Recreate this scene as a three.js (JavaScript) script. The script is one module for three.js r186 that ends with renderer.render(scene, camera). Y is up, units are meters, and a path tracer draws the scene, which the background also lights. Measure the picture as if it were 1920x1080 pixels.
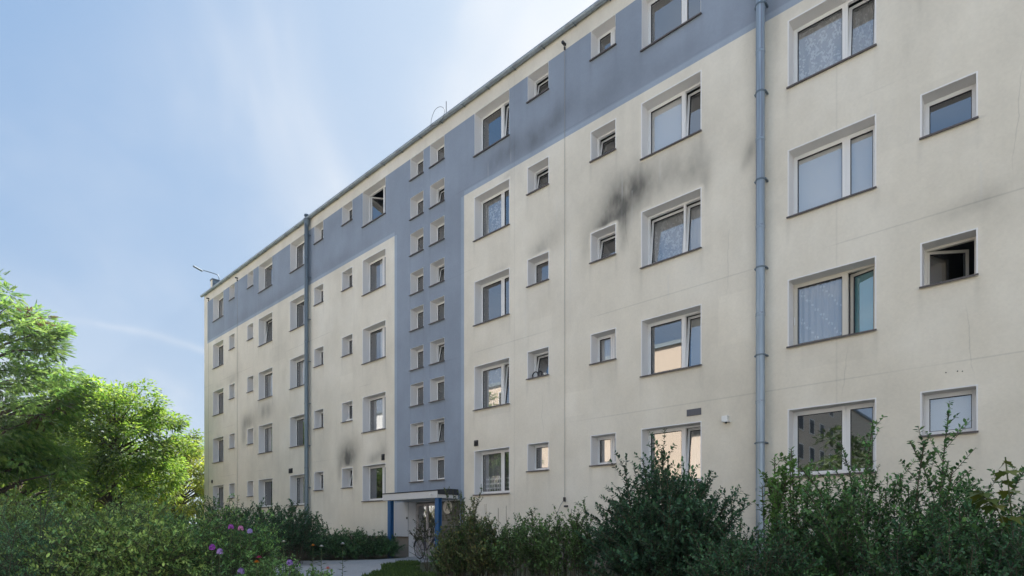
import * as THREE from 'three';
import { mergeGeometries } from 'three/addons/utils/BufferGeometryUtils.js';
import { FontLoader } from 'three/addons/loaders/FontLoader.js';
import { TextGeometry } from 'three/addons/geometries/TextGeometry.js';

// ------------------------------------------------------------------ camera, sky, sun, exposure
const scene = new THREE.Scene();
const W = 1920, H = 1080;
const camera = new THREE.PerspectiveCamera(53.13, W / H, 0.1, 1500);
camera.position.set(0, 1.05, 13.21);
camera.lookAt(-6.7703, 1.05, 13.21 - 7.3596);
camera.setViewOffset(W, H, 0, -452, W, H);          // shift lens: verticals stay vertical
const SUN = new THREE.Vector3(-0.502, 0.978, -0.897).normalize();

const renderer = new THREE.WebGLRenderer({ antialias: true });
renderer.toneMapping = THREE.LinearToneMapping;
renderer.toneMappingExposure = 2.75;
renderer.shadowMap.enabled = true;
renderer.setSize(W, H);

function rngOf(seed) { let a = seed >>> 0; return () => { a = (a + 0x6D2B79F5) | 0; let t = Math.imul(a ^ (a >>> 15), 1 | a); t = (t + Math.imul(t ^ (t >>> 7), 61 | t)) ^ t; return ((t ^ (t >>> 14)) >>> 0) / 4294967296; }; }
const LAT = new Float32Array(65536); { const r = rngOf(7); for (let i = 0; i < 65536; i++) LAT[i] = r(); }
function noise2(x, y) {
  const xi = Math.floor(x), yi = Math.floor(y), fx = x - xi, fy = y - yi, u = fx * fx * (3 - 2 * fx), v = fy * fy * (3 - 2 * fy);
  const a = LAT[((yi & 255) << 8) | (xi & 255)], b = LAT[((yi & 255) << 8) | ((xi + 1) & 255)], c = LAT[(((yi + 1) & 255) << 8) | (xi & 255)], d = LAT[(((yi + 1) & 255) << 8) | ((xi + 1) & 255)];
  return a + (b - a) * u + (c - a) * v + (a - b - c + d) * u * v;
}
function noise3(x, y, z) { const zi = Math.floor(z), f = z - zi, w = f * f * (3 - 2 * f); return noise2(x + zi * 37.3, y + zi * 91.7) * (1 - w) + noise2(x + (zi + 1) * 37.3, y + (zi + 1) * 91.7) * w; }
function fbm2(x, y, n) { let s = 0, a = 0.5, t = 0; for (let i = 0; i < n; i++) { s += a * noise2(x, y); t += a; a *= 0.5; x = x * 2.03 + 11.3; y = y * 2.03 + 5.7; } return s / t; }
function fbm3(x, y, z, n) { let s = 0, a = 0.5, t = 0; for (let i = 0; i < n; i++) { s += a * noise3(x, y, z); t += a; a *= 0.5; x = x * 2.03 + 1.3; y = y * 2.03 + 5.7; z = z * 2.03 + 2.1; } return s / t; }
const mix = (a, b, t) => a + (b - a) * t, clamp01 = (x) => Math.min(1, Math.max(0, x)), smooth = (a, b, x) => { const t = clamp01((x - a) / (b - a)); return t * t * (3 - 2 * t); };

{ // clear summer sky with thin veils of cirrus, paler towards the horizon and the sun
  const w = 2048, h = 1024, data = new Float32Array(w * h * 4);
  for (let j = 0; j < h; j++) {
    const el = ((j + 0.5) / h - 0.5) * Math.PI, y = Math.sin(el), c = Math.cos(el);
    for (let i = 0; i < w; i++) {
      const az = ((i + 0.5) / w - 0.5) * 2 * Math.PI, x = c * Math.cos(az), z = c * Math.sin(az);
      const cs = x * SUN.x + y * SUN.y + z * SUN.z, g = Math.acos(Math.min(1, Math.max(-1, cs)));
      const e = Math.max(0, y), hor = Math.pow(1 - e, 2.7);
      let r = mix(0.035, 0.54, hor), gg = mix(0.25, 0.69, hor), b = mix(0.62, 0.85, hor);
      const halo = 0.80 * Math.exp(-g / 0.56);
      r += halo * 0.95; gg += halo * 0.86; b += halo * 0.55;
      if (y > 0.02) { // wind-drawn veils
        const k = 1 / (y + 0.25), px = x * k, pz = z * k;
        const wx = px * 0.8 + pz * 0.6, wz = -px * 0.6 + pz * 0.8;
        const warp = fbm2(wx * 1.2 + 3, wz * 1.2 + 9, 3) - 0.5;
        const f = fbm2(wx * 1.6 + warp * 1.5 + 20, wz * 5.2 + warp * 2.2 + 40, 6);
        const patch = fbm2(px * 1.3 + warp * 0.8 + 60, pz * 1.3 - warp * 0.6 + 13, 5), fine = fbm2(wx * 5 + warp * 3, wz * 14 + warp * 4, 4);
        let m = smooth(0.30, 0.80, f) * smooth(0.15, 0.75, patch) * 0.75 * (0.65 + 0.7 * fine) + smooth(0.15, 0.85, patch) * 0.34 + 0.05;
        // old contrail, low in the west
        const t = (az < 0 ? az + 2 * Math.PI : az), line = el - (0.281 - 1.0 * (t - 3.36) * (t - 3.36)) + 0.004 * (fbm2(t * 40, 3, 2) - 0.5), along = smooth(3.24, 3.40, t) * (1 - smooth(3.6, 3.9, t)), wd = 0.004 + 0.014 * Math.abs(t - 3.36);
        m += 0.24 * along * Math.exp(-(line * line) / (wd * wd)) * (0.5 + 0.8 * fbm2(t * 60, el * 90, 3));
        m *= smooth(0.02, 0.12, y) * (1 - 0.8 * smooth(1.15, 2.0, g)); // thin ice cloud shows by forward scatter, less and less away from the sun
        r = mix(r, 0.80 + halo * 0.25, m); gg = mix(gg, 0.88 + halo * 0.2, m); b = mix(b, 0.95 + halo * 0.15, m);
      }
      if (y < 0) { const t = smooth(0, -0.15, y); r = mix(r, 0.16, t); gg = mix(gg, 0.17, t); b = mix(b, 0.14, t); }
      const o = (j * w + i) * 4; data[o] = r * 0.37; data[o + 1] = gg * 0.36; data[o + 2] = b * 0.36; data[o + 3] = 1;
    }
  }
  const t = new THREE.DataTexture(data, w, h, THREE.RGBAFormat, THREE.FloatType);
  t.mapping = THREE.EquirectangularReflectionMapping; t.magFilter = THREE.LinearFilter; t.needsUpdate = true;
  scene.background = t; scene.environment = t;
}
const sun = new THREE.DirectionalLight(new THREE.Color(1, 0.95, 0.87), 5);
sun.position.copy(SUN).multiplyScalar(120); sun.castShadow = true;
Object.assign(sun.shadow.camera, { left: -90, right: 90, top: 90, bottom: -90, near: 1, far: 320 }); sun.shadow.mapSize.set(4096, 4096);
scene.add(sun); scene.add(sun.target);
scene.fog = new THREE.FogExp2(new THREE.Color(0.80, 0.88, 0.95), 0.0006);

// ------------------------------------------------------------------ helpers
const used = {};
function numbered(n) { used[n] = (used[n] ?? 0) + 1; return used[n] === 1 ? n : n + '_' + String(used[n] - 1).padStart(3, '0'); }
function mesh(name, geo, mat, parent, opt = {}) {
  const m = new THREE.Mesh(geo, mat); m.name = parent ? name : numbered(name); m.castShadow = m.receiveShadow = true;
  if (opt.pos) m.position.set(...opt.pos);
  (parent ?? scene).add(m); return m;
}
function thing(name, label, category, pos = [0, 0, 0], group) {
  const g = new THREE.Group(); g.name = numbered(name); g.position.set(...pos); g.userData = { label, category }; if (group) g.userData.group = group; scene.add(g); return g;
}
function structure(name, geo, mat) { const m = mesh(name, geo, mat); m.userData = { kind: 'structure' }; return m; }
function box(x0, x1, y0, y1, z0, z1) { const g = new THREE.BoxGeometry(x1 - x0, y1 - y0, z1 - z0); g.translate((x0 + x1) / 2, (y0 + y1) / 2, (z0 + z1) / 2); return g; }
function merge(list) { return mergeGeometries(list.map((g) => (g.index ? g.toNonIndexed() : g))); }
function ring(x0, x1, y0, y1, w, z0, z1) { return merge([box(x0, x0 + w, y0, y1, z0, z1), box(x1 - w, x1, y0, y1, z0, z1), box(x0 + w, x1 - w, y0, y0 + w, z0, z1), box(x0 + w, x1 - w, y1 - w, y1, z0, z1)]); }
function tube(pts, r, seg = 12, rad = 6) { return new THREE.TubeGeometry(new THREE.CatmullRomCurve3(pts.map((p) => new THREE.Vector3(...p))), seg, r, rad); }
function taper(a, b, r0, r1, rad = 5) { // tapered limb between two points
  const d = new THREE.Vector3().subVectors(b, a), g = new THREE.CylinderGeometry(r1, r0, d.length(), rad, 1, true);
  g.translate(0, d.length() / 2, 0); g.applyQuaternion(new THREE.Quaternion().setFromUnitVectors(new THREE.Vector3(0, 1, 0), d.clone().normalize())); g.translate(a.x, a.y, a.z); return g;
}
const std = (r, g, b, rough = 0.7, extra = {}) => new THREE.MeshStandardMaterial({ color: new THREE.Color().setRGB(r, g, b), roughness: rough, ...extra });
function dataTex(w, h, fn, srgb = true, wrap = THREE.RepeatWrapping) { // fn(i, j) -> [r,g,b,a] linear 0..1
  const d = new Uint8Array(w * h * 4), enc = (x) => { x = clamp01(x); return 255 * (srgb ? (x <= 0.0031308 ? 12.92 * x : 1.055 * Math.pow(x, 1 / 2.4) - 0.055) : x) + 0.5; };
  for (let j = 0; j < h; j++) for (let i = 0; i < w; i++) { const c = fn(i, j), o = (j * w + i) * 4; d[o] = enc(c[0]); d[o + 1] = enc(c[1]); d[o + 2] = enc(c[2]); d[o + 3] = 255; }
  const t = new THREE.DataTexture(d, w, h, THREE.RGBAFormat); t.magFilter = THREE.LinearFilter; t.minFilter = THREE.LinearMipmapLinearFilter; t.wrapS = t.wrapT = wrap; if (srgb) t.colorSpace = THREE.SRGBColorSpace; t.needsUpdate = true; return t;
}
const periodic = (x, y, p, n) => { let s = 0, a = 0.5, t = 0, f = p; for (let i = 0; i < n; i++) { const g = (u, v) => LAT[(((v % f) + f) % f * 131 + ((u % f) + f) % f * 17 + f * 7) & 65535], X = x * f, Y = y * f, xi = Math.floor(X), yi = Math.floor(Y), fx = X - xi, fy = Y - yi, u = fx * fx * (3 - 2 * fx), v = fy * fy * (3 - 2 * fy); s += a * mix(mix(g(xi, yi), g(xi + 1, yi), u), mix(g(xi, yi + 1), g(xi + 1, yi + 1), u), v); t += a; a *= 0.62; f *= 2; } return s / t; };
const grainTex = dataTex(512, 512, (i, j) => { const v = periodic(i / 512, j / 512, 24, 4); return [v, v, v]; }, false);
const grain = (rep) => { const t = grainTex.clone(); t.repeat.set(rep, rep); t.needsUpdate = true; return t; };

// ------------------------------------------------------------------ ground
function sheet(pts, y) { const s = new THREE.Shape(pts.map(([x, z]) => new THREE.Vector2(x, -z))), g = new THREE.ShapeGeometry(s); g.rotateX(-Math.PI / 2); g.translate(0, y, 0); return g; }
{
  const soil = dataTex(512, 512, (i, j) => { const v = periodic(i / 512, j / 512, 6, 6), w = periodic(i / 512, j / 512, 40, 3); const k = 0.55 + 0.9 * w; return [mix(0.05, 0.06, v) * k, mix(0.075, 0.05, v) * k, mix(0.025, 0.03, v) * k]; }); soil.repeat.set(1 / 3, 1 / 3);
  const g = new THREE.PlaneGeometry(1600, 1600, 1, 1); g.rotateX(-Math.PI / 2);
  const uv = g.attributes.uv; for (let i = 0; i < uv.count; i++) uv.setXY(i, uv.getX(i) * 1600, uv.getY(i) * 1600);
  structure('ground', g, new THREE.MeshStandardMaterial({ map: soil, roughness: 1, bumpMap: grain(2), bumpScale: 0.03 }));
  const asph = dataTex(512, 512, (i, j) => { const v = periodic(i / 512, j / 512, 4, 4), w = periodic(i / 512, j / 512, 90, 2); const k = 0.36 + 0.12 * (v - 0.5) + 0.22 * (w - 0.5); return [k, k * 1.0, k * 1.02]; }); asph.repeat.set(1 / 1.7, 1 / 1.7);
  structure('path', sheet([[-17.3, 0.1], [-14.4, 0.1], [-14.3, 1.8], [-13.7, 3.3], [-12.2, 4.9], [-10.5, 6.2], [-7, 9.6], [-3, 14], [-6, 16.5], [-9.5, 12], [-12.6, 8.3], [-17.0, 5.2], [-18.1, 4.1], [-16.75, 1.9]], 0.006), new THREE.MeshStandardMaterial({ map: asph, roughness: 0.95, bumpMap: grain(3), bumpScale: 0.006 }));
  structure('bounce_pavement', sheet([[-60, 15.5], [60, 15.5], [60, 27.4], [-60, 27.4]], 0.012), new THREE.MeshStandardMaterial({ map: (() => { const t = asph.clone(); t.needsUpdate = true; return t; })(), color: new THREE.Color(1.25, 1.22, 1.15), roughness: 0.95 }));  // light paving added out of view to bounce sunlight onto the facade
}

// ------------------------------------------------------------------ the apartment building
const XL = -37.77, XR = 4.6, P1 = -24.82, P2 = -4.57, TOP = 15.34, BASE = 0.78, DEPTH = 11, FR = -0.31;
const bld = thing('apartment_building', 'five-storey cream and blue-grey apartment building with rows of recessed windows', 'apartment building');
const CREAM = [0.75, 0.69, 0.58], BLUE = [0.265, 0.31, 0.385], LBLUE = [0.35, 0.41, 0.50], SOOT_SHADE = [0.07, 0.07, 0.065];
const M = {
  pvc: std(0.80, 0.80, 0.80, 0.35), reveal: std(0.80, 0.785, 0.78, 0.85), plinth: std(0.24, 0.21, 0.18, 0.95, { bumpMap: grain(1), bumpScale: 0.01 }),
  sill: std(0.10, 0.085, 0.08, 0.5), inside: std(0.09, 0.085, 0.08, 0.95), zinc: std(0.33, 0.39, 0.45, 0.42, { metalness: 0.55 }), zincDark: std(0.17, 0.215, 0.25, 0.45, { metalness: 0.5 }),
  dark: std(0.03, 0.03, 0.035, 0.6), brown: std(0.20, 0.13, 0.09, 0.7), post: std(0.02, 0.10, 0.25, 0.5), slab: std(0.62, 0.61, 0.60, 0.9), tar: std(0.035, 0.037, 0.042, 0.9), white: std(0.78, 0.78, 0.76, 0.5),
  glass: new THREE.MeshPhysicalMaterial({ color: 0xffffff, roughness: 0.015, transmission: 1, thickness: 0, ior: 3.6 }),
  blind: std(0.62, 0.62, 0.60, 0.9), wood: std(0.66, 0.62, 0.55, 0.5), teal: std(0.04, 0.30, 0.36, 0.6), cable: std(0.36, 0.35, 0.33, 0.8),
};
for (const [k, c] of [['zinc', [0.33, 0.39, 0.45]], ['zincDark', [0.17, 0.215, 0.25]]]) { const t = dataTex(64, 512, (i, j) => { const a = fbm2(i / 9, j / 30, 4), b = fbm2(i / 3 + 9, j / 160, 3), q = 0.72 + 0.55 * a - 0.35 * smooth(0.55, 0.8, b); return [c[0] * q * (1 + 0.15 * smooth(0.6, 0.8, b)), c[1] * q, c[2] * q]; }); M[k].map = t; M[k].color.setRGB(1, 1, 1); M[k].roughness = 0.5; }
// openings: [x0, x1, kind]
const BIG = [[-36.37, -34.82], [-30.16, -28.59], [-26.70, -25.13], [-20.45, -18.86], [-13.84, -12.27], [-7.60, -6.01], [-4.03, -2.42]];
const SMALL = [[-33.97, -33.25], [-31.55, -30.83], [-24.38, -23.59], [-22.02, -21.22], [-11.50, -10.69], [-9.18, -8.39], [-1.67, -0.86]];
const STAIR = [[-17.29, -16.52], [-16.14, -15.36]];
const openings = [];
for (const [i, [x0, x1]] of BIG.entries()) for (let s = 1; s <= 5; s++) openings.push({ x0, x1, y0: 2.17 + 2.8 * (s - 1), y1: 3.62 + 2.8 * (s - 1), kind: 'big', col: i, s });
for (const [i, [x0, x1]] of SMALL.entries()) for (let s = 1; s <= 5; s++) openings.push({ x0, x1, y0: 2.79 + 2.8 * (s - 1), y1: 3.62 + 2.8 * (s - 1), kind: 'small', col: i, s });
for (const [i, [x0, x1]] of STAIR.entries()) for (let s = 0; s < 9; s++) { const y0 = 2.78 + (s % 2 ? 1.34 + 2.8 * ((s - 1) / 2) : 2.8 * (s / 2)); openings.push({ x0, x1, y0, y1: y0 + 0.83, kind: 'stair', col: i, s }); }

// soot and grime, plus contact shade painted behind the downpipes: [x, y, rx, ry, strength, lean]
const BLOBS = [[-8.38, 9.55, 0.48, 0.52, 0.8, 0.15], [-7.0, 10.0, 1.1, 0.45, 0.24, 0], [-7.9, 10.1, 0.5, 0.5, 0.42, 0.1], [-8.8, 9.2, 0.34, 0.3, 0.5, 0.3], [-8.12, 8.75, 0.17, 0.6, 0.5, 0], [-8.2, 9.6, 1.0, 0.8, 0.22, 0], [-9.35, 8.9, 0.2, 0.5, 0.22, 0], [-7.2, 9.6, 0.7, 0.35, 0.34, 0], [-6.2, 9.75, 0.4, 0.5, 0.42, 0], [-5.9, 9.2, 0.12, 0.5, 0.3, 0], [-24.82, 8, 0.14, 7, 0.22, 0], [-4.57, 8, 0.13, 7, 0.16, 0],  // last two: tall bands of painted contact shade behind the pipes
  [-10.95, 9.4, 0.45, 0.3, 0.42, 0.4], [-10.3, 9.7, 0.5, 0.6, 0.18, 0.3], [-12.35, 11.95, 0.22, 0.25, 0.4, 0], [-12.7, 9.25, 0.3, 0.15, 0.3, 0], [-12.8, 12.75, 0.6, 0.42, 0.40, 0], [-11.3, 12.75, 0.8, 0.45, 0.5, 0.3], [-10.4, 12.95, 0.6, 0.4, 0.3, 0.3], [-12.05, 13.0, 0.2, 0.6, 0.25, 0], [-8.9, 12.75, 0.6, 0.4, 0.3, 0.2], [-7, 12.65, 0.9, 0.3, 0.22, 0],
  [-21.6, 3.95, 0.5, 0.38, 1.1, 0], [-21.5, 4.4, 0.7, 0.5, 0.4, 0], [-22.2, 3.4, 0.2, 0.6, 0.35, 0], [-21.0, 3.3, 0.2, 0.5, 0.3, 0], [-19.5, 3.85, 0.5, 0.25, 0.5, 0.6], [-19.0, 4.15, 0.2, 0.3, 0.3, 0], [-31.5, 6.75, 0.65, 0.42, 0.7, 0], [-32.0, 6.1, 0.35, 0.7, 0.45, 0], [-30.6, 6.1, 0.2, 0.6, 0.3, 0], [-29.4, 7.1, 0.8, 0.55, 0.5, 0], [-33.6, 9.45, 0.6, 0.35, 0.5, 0], [-35.4, 9.4, 0.5, 0.2, 0.2, 0],
  [-4.86, 9.5, 0.14, 0.32, 0.7, 0.2], [-1.0, 6.85, 0.45, 0.2, 0.25, 0.6], [-0.5, 6.6, 0.5, 0.5, 0.14, 0], [-8.6, 5.2, 0.25, 0.9, 0.13, 0], [-2.9, 12.3, 1.6, 0.5, 0.10, 0], [-4.3, 12.2, 0.12, 1.4, 0.25, 0], [-24.9, 8, 0.25, 5, 0.12, 0], [-22, 11.95, 2, 0.3, 0.06, 0], [-29, 12.55, 5, 0.28, 0.20, 0], [-21.5, 12.55, 2.5, 0.25, 0.15, 0], [-7.6, 7.9, 0.5, 0.3, 0.12, 0]];
const DRIPS = [[-6.85, 7.4, 1.2], [-7.1, 10.4, 1.0], [-10.4, 10.9, 1.4], [-9.9, 9.0, 2.5], [-11.6, 8.3, 2.0], [-12.2, 13.0, 0.7], [-2.5, 9.6, 0.8], [-0.8, 7.6, 0.9], [-8.2, 10.7, 1.8], [-13.2, 13.0, 0.8], [-7.9, 9.9, 1.2]];
const PATCHES = [[-9.6, 4.6, 0.5, 0.35, 0.05], [-12.9, 5.0, 0.7, 0.3, -0.04], [-5.2, 5.9, 0.4, 0.6, 0.045], [-1.9, 8.9, 0.8, 0.5, -0.035], [-21.7, 7.2, 0.5, 0.4, 0.04], [-28, 9.8, 0.9, 0.4, -0.04], [-35, 4.4, 0.6, 0.5, 0.04], [-11, 6.9, 0.45, 0.45, 0.04], [-3.2, 4.7, 0.6, 0.25, -0.04]];
const CRACKS = [[-8.0, 8.2, 1.9, -0.12], [-12.1, 2.0, 1.6, 0.1], [-10.9, 3.7, 1.6, -0.05], [-3.0, 3.65, 1.2, 0.12], [-0.9, 3.7, 1.5, -0.1], [-5.4, 6.4, 1.8, 0.1], [-22.6, 4.1, 2.0, 0.15], [-29.2, 6.5, 1.3, -0.1], [-0.4, 7.1, 2.2, 0.2]];
const inBlue = (x, y) => y < 14.82 && x > -37.26 && (y > 12.3 || (x > -18.27 && x < -14.35));
function wallTexture(xa, xb, ya, yb, w, h) {
  const near = [];
  const holes = openings.filter((o) => o.x1 > xa && o.x0 < xb);
  const cols = new Float32Array(w);
  const dens = new Float32Array(w * h);
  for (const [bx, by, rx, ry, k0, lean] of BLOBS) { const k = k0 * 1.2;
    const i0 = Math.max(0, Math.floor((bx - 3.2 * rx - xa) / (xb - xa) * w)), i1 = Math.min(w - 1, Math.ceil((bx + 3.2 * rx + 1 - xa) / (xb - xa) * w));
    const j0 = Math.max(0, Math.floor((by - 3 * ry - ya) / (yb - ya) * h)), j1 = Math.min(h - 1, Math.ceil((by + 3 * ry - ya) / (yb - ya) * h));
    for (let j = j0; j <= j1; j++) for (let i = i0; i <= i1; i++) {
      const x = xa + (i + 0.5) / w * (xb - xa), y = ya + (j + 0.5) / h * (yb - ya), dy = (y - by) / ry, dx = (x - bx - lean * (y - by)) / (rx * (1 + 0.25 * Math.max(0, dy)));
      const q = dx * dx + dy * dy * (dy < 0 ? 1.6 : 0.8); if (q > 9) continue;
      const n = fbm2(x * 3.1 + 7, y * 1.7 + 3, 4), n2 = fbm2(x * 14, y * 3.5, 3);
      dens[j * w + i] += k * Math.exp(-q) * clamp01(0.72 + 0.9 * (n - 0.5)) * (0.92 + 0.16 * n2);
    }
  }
  for (const o of holes) { // washed halo round openings, drip marks under sill ends, a faint grime line over the head
    const i0 = Math.max(0, Math.floor((o.x0 - 0.3 - xa) / (xb - xa) * w)), i1 = Math.min(w - 1, Math.ceil((o.x1 + 0.3 - xa) / (xb - xa) * w));
    const j0 = Math.max(0, Math.floor((o.y0 - 1.1 - ya) / (yb - ya) * h)), j1 = Math.min(h - 1, Math.ceil((o.y1 + 0.3 - ya) / (yb - ya) * h));
    for (let j = j0; j <= j1; j++) for (let i = i0; i <= i1; i++) {
      const x = xa + (i + 0.5) / w * (xb - xa), y = ya + (j + 0.5) / h * (yb - ya);
      const dx = Math.max(o.x0 - x, 0, x - o.x1), dy = Math.max(o.y0 - y, 0, y - o.y1), d = Math.hypot(dx, dy);
      if (y > o.y0 - 0.05) dens[j * w + i] *= smooth(0.02, 0.11, d + 0.06 * (fbm2(x * 4, y * 4, 2) - 0.5));
      else { const e = Math.min(Math.abs(x - o.x0 + 0.02), Math.abs(x - o.x1 - 0.02)); dens[j * w + i] += 0.13 * Math.exp(-(e * e) / 0.0028) * (1 - smooth(0, 0.9, o.y0 - y)) * (0.4 + fbm2(x * 20, y * 1.5, 2)) + 0.03 * (x > o.x0 && x < o.x1 ? (1 - smooth(0, 0.7, o.y0 - y)) * fbm2(x * 9 + 3, y * 0.8, 3) : 0); }
    }
  }
  return dataTex(w, h, (i, j) => {
    const x = xa + (i + 0.5) / w * (xb - xa), y = ya + (j + 0.5) / h * (yb - ya);
    const big = fbm2(x * 0.33 + 5, y * 0.4 + 2, 3) - 0.5, mid = fbm2(x * 2.1, y * 1.6, 3) - 0.5, st = fbm2(x * 5.5 + 30, y * 0.35, 3) - 0.5, fine = fbm2(x * 26, y * 22, 2) - 0.5;
    let c;
    if (inBlue(x, y)) {
      const a = y > 12.3 ? Math.min(y - 12.3, (x > -18.27 && x < -14.35) ? 9 : 9) : 9, inStair = x > -18.27 && x < -14.35;
      let edge = inStair ? (y < 12.3 ? Math.min(x + 18.27, -14.35 - x) : 9) : (y - 12.3);
      const k = 1 - smooth(0.12, 0.17, edge + 0.02 * mid);
      c = [0, 1, 2].map((q) => mix(BLUE[q], LBLUE[q], 0.8 * k));
    } else c = CREAM.slice();
    const blot = fbm2(x * 1.1 + 60, y * 0.9 + 33, 4) - 0.5, rise = smooth(2, 13, y), t = 1 + 0.17 * big + 0.10 * mid + 0.22 * blot + 0.05 * st + 0.07 * fine;
    const grey = 0.16 * rise + 0.34 * clamp01(big + 0.05 + 0.8 * blot + 0.2 * st), lum = (c[0] + c[1] + c[2]) / 3;
    if (!inBlue(x, y)) c = c.map((q, k) => mix(q, lum * [0.97, 0.98, 0.97][k], grey));
    c = c.map((q) => q * t);
    for (const [px, py, pw, ph, k] of PATCHES) { const q = Math.max(Math.abs(x - px) / pw, Math.abs(y - py) / ph) + 0.05 * (fbm2(x * 5, y * 5, 2) - 0.5); if (q < 1) c = c.map((v) => v * (1 + k * (1 - smooth(0.93, 1, q)))); }
    let d = dens[j * w + i];
    for (const [cx, cy, len, sl] of CRACKS) { const u = (y - cy) / len; if (u > 0 && u < 1) { const q = x - cx - sl * u - 0.10 * (fbm2(cx * 7, y * 3.2, 4) - 0.5); if (Math.abs(q) < 0.03) d += 0.28 * Math.exp(-(q * q) / 0.00004) * Math.sin(Math.PI * u); } }
    // joints of the wall panels: floor lines and a few uprights
    const fy = Math.abs(((y - 1.3 + 1.4) % 2.8 + 2.8) % 2.8 - 1.4), jl = Math.exp(-(fy * fy) / 0.00016) * smooth(0.42, 0.62, fbm2(x * 0.5 + 9, y * 0.3 + 77, 2));
    d += 0.20 * jl;
    for (const jx of [-16.38, -21.1, -12.05, -27.9, -33.0, -3.1]) { const q = x - jx; if (Math.abs(q) < 0.06) d += 0.10 * Math.exp(-(q * q) / 0.00025) * (0.4 + 0.8 * noise2(1, y * 0.7)); }
    // run-off from the gutter and splash at the foot
    d += 0.035 * smooth(0.52, 0.75, fbm2(x * 2.2 + 90, y * 0.3, 3)) * rise + 0.05 * smooth(0.55, 0.8, fbm2(x * 0.8 + 15, y * 0.7 + 70, 5)) + 0.10 * (1 - smooth(0.8, 1.3, y)) * (0.4 + fbm2(x * 6, y * 6, 2));
    d = clamp01(d);
    c = c.map((q, k) => mix(q, SOOT_SHADE[k], 0.88 * d));
    for (const [dx, dy, len] of DRIPS) { const u = x - dx - 0.04 * (noise2(dy, y * 2) - 0.5); if (Math.abs(u) < 0.08 && y < dy && y > dy - len) { const s = 0.35 * Math.exp(-(u * u) / 0.0005) * smooth(dy - len, dy - len * 0.4, y) * noise2(3, y * 3); c = c.map((q) => mix(q, 0.62, s)); } }
    return c;
  }, true, THREE.ClampToEdgeWrapping);
}
function wallPart(xa, xb, res) {
  const s = new THREE.Shape();
  if (xa === P1) { s.moveTo(xa, BASE); s.lineTo(-17.4, BASE); s.lineTo(-17.4, 2.06); s.lineTo(-14.56, 2.06); s.lineTo(-14.56, BASE); s.lineTo(xb, BASE); s.lineTo(xb, TOP); s.lineTo(xa, TOP); s.closePath(); }
  else { s.moveTo(xa, BASE); s.lineTo(xb, BASE); s.lineTo(xb, TOP); s.lineTo(xa, TOP); s.closePath(); }
  for (const o of openings) if (o.x0 > xa && o.x1 < xb) { const h = new THREE.Path(); h.moveTo(o.x0, o.y0); h.lineTo(o.x0, o.y1); h.lineTo(o.x1, o.y1); h.lineTo(o.x1, o.y0); h.closePath(); s.holes.push(h); }
  const g = new THREE.ExtrudeGeometry(s, { depth: 0.36, bevelEnabled: false }); g.translate(0, 0, -0.36);
  const t = wallTexture(xa, xb, BASE, TOP, res, Math.min(2048, Math.round(res * (TOP - BASE) / (xb - xa))));
  t.repeat.set(1 / (xb - xa), 1 / (TOP - BASE)); t.offset.set(-xa / (xb - xa), -BASE / (TOP - BASE)); t.updateMatrix();
  mesh('wall', g, new THREE.MeshStandardMaterial({ map: t, roughness: 0.92, bumpMap: grain(1 / 0.9), bumpScale: 0.0018 }), bld);
}
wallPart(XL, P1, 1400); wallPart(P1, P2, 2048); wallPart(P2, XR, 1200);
// shell: gables, back wall, roof, floors and cross walls, so that light enters by the windows only
const plainCream = std(...CREAM, 0.92);
mesh('gable_wall', box(XL, XL + 0.3, 0, 16.38, -DEPTH, -0.362), plainCream, bld);
mesh('gable_coping', box(XL - 0.06, XL + 0.36, 16.382, 16.44, -DEPTH, -0.33), M.zincDark, bld);
mesh('gable_cladding', box(XL + 0.302, XL + 0.33, 15.62, 16.378, -DEPTH, -0.36), M.zincDark, bld);
mesh('gable_wall', box(XR - 0.3, XR, 0, TOP, -DEPTH, -0.362), plainCream, bld);
mesh('back_wall', box(XL + 0.302, XR - 0.302, 0, TOP, -DEPTH, -DEPTH + 0.3), plainCream, bld);
mesh('roof', box(XL + 0.34, XR, TOP + 0.004, TOP + 0.22, -DEPTH, -0.02), M.tar, bld);
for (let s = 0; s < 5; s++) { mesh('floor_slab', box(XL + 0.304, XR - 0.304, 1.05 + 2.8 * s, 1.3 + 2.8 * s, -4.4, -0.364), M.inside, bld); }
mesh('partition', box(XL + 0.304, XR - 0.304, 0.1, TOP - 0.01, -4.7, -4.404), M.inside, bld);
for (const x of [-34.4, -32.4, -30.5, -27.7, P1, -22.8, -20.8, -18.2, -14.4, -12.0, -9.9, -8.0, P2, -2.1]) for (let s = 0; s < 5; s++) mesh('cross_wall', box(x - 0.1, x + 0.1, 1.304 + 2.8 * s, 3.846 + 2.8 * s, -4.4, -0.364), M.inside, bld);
mesh('plinth', merge([box(XL, -17.404, -0.2, BASE - 0.004, -0.36, -0.06), box(-14.556, XR, -0.2, BASE - 0.004, -0.36, -0.06)]), M.plinth, bld);
mesh('plinth_trim', merge([box(XL, -17.404, BASE - 0.03, BASE - 0.004, -0.058, 0.006), box(-14.556, XR, BASE - 0.03, BASE - 0.004, -0.058, 0.006)]), M.sill, bld);

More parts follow.
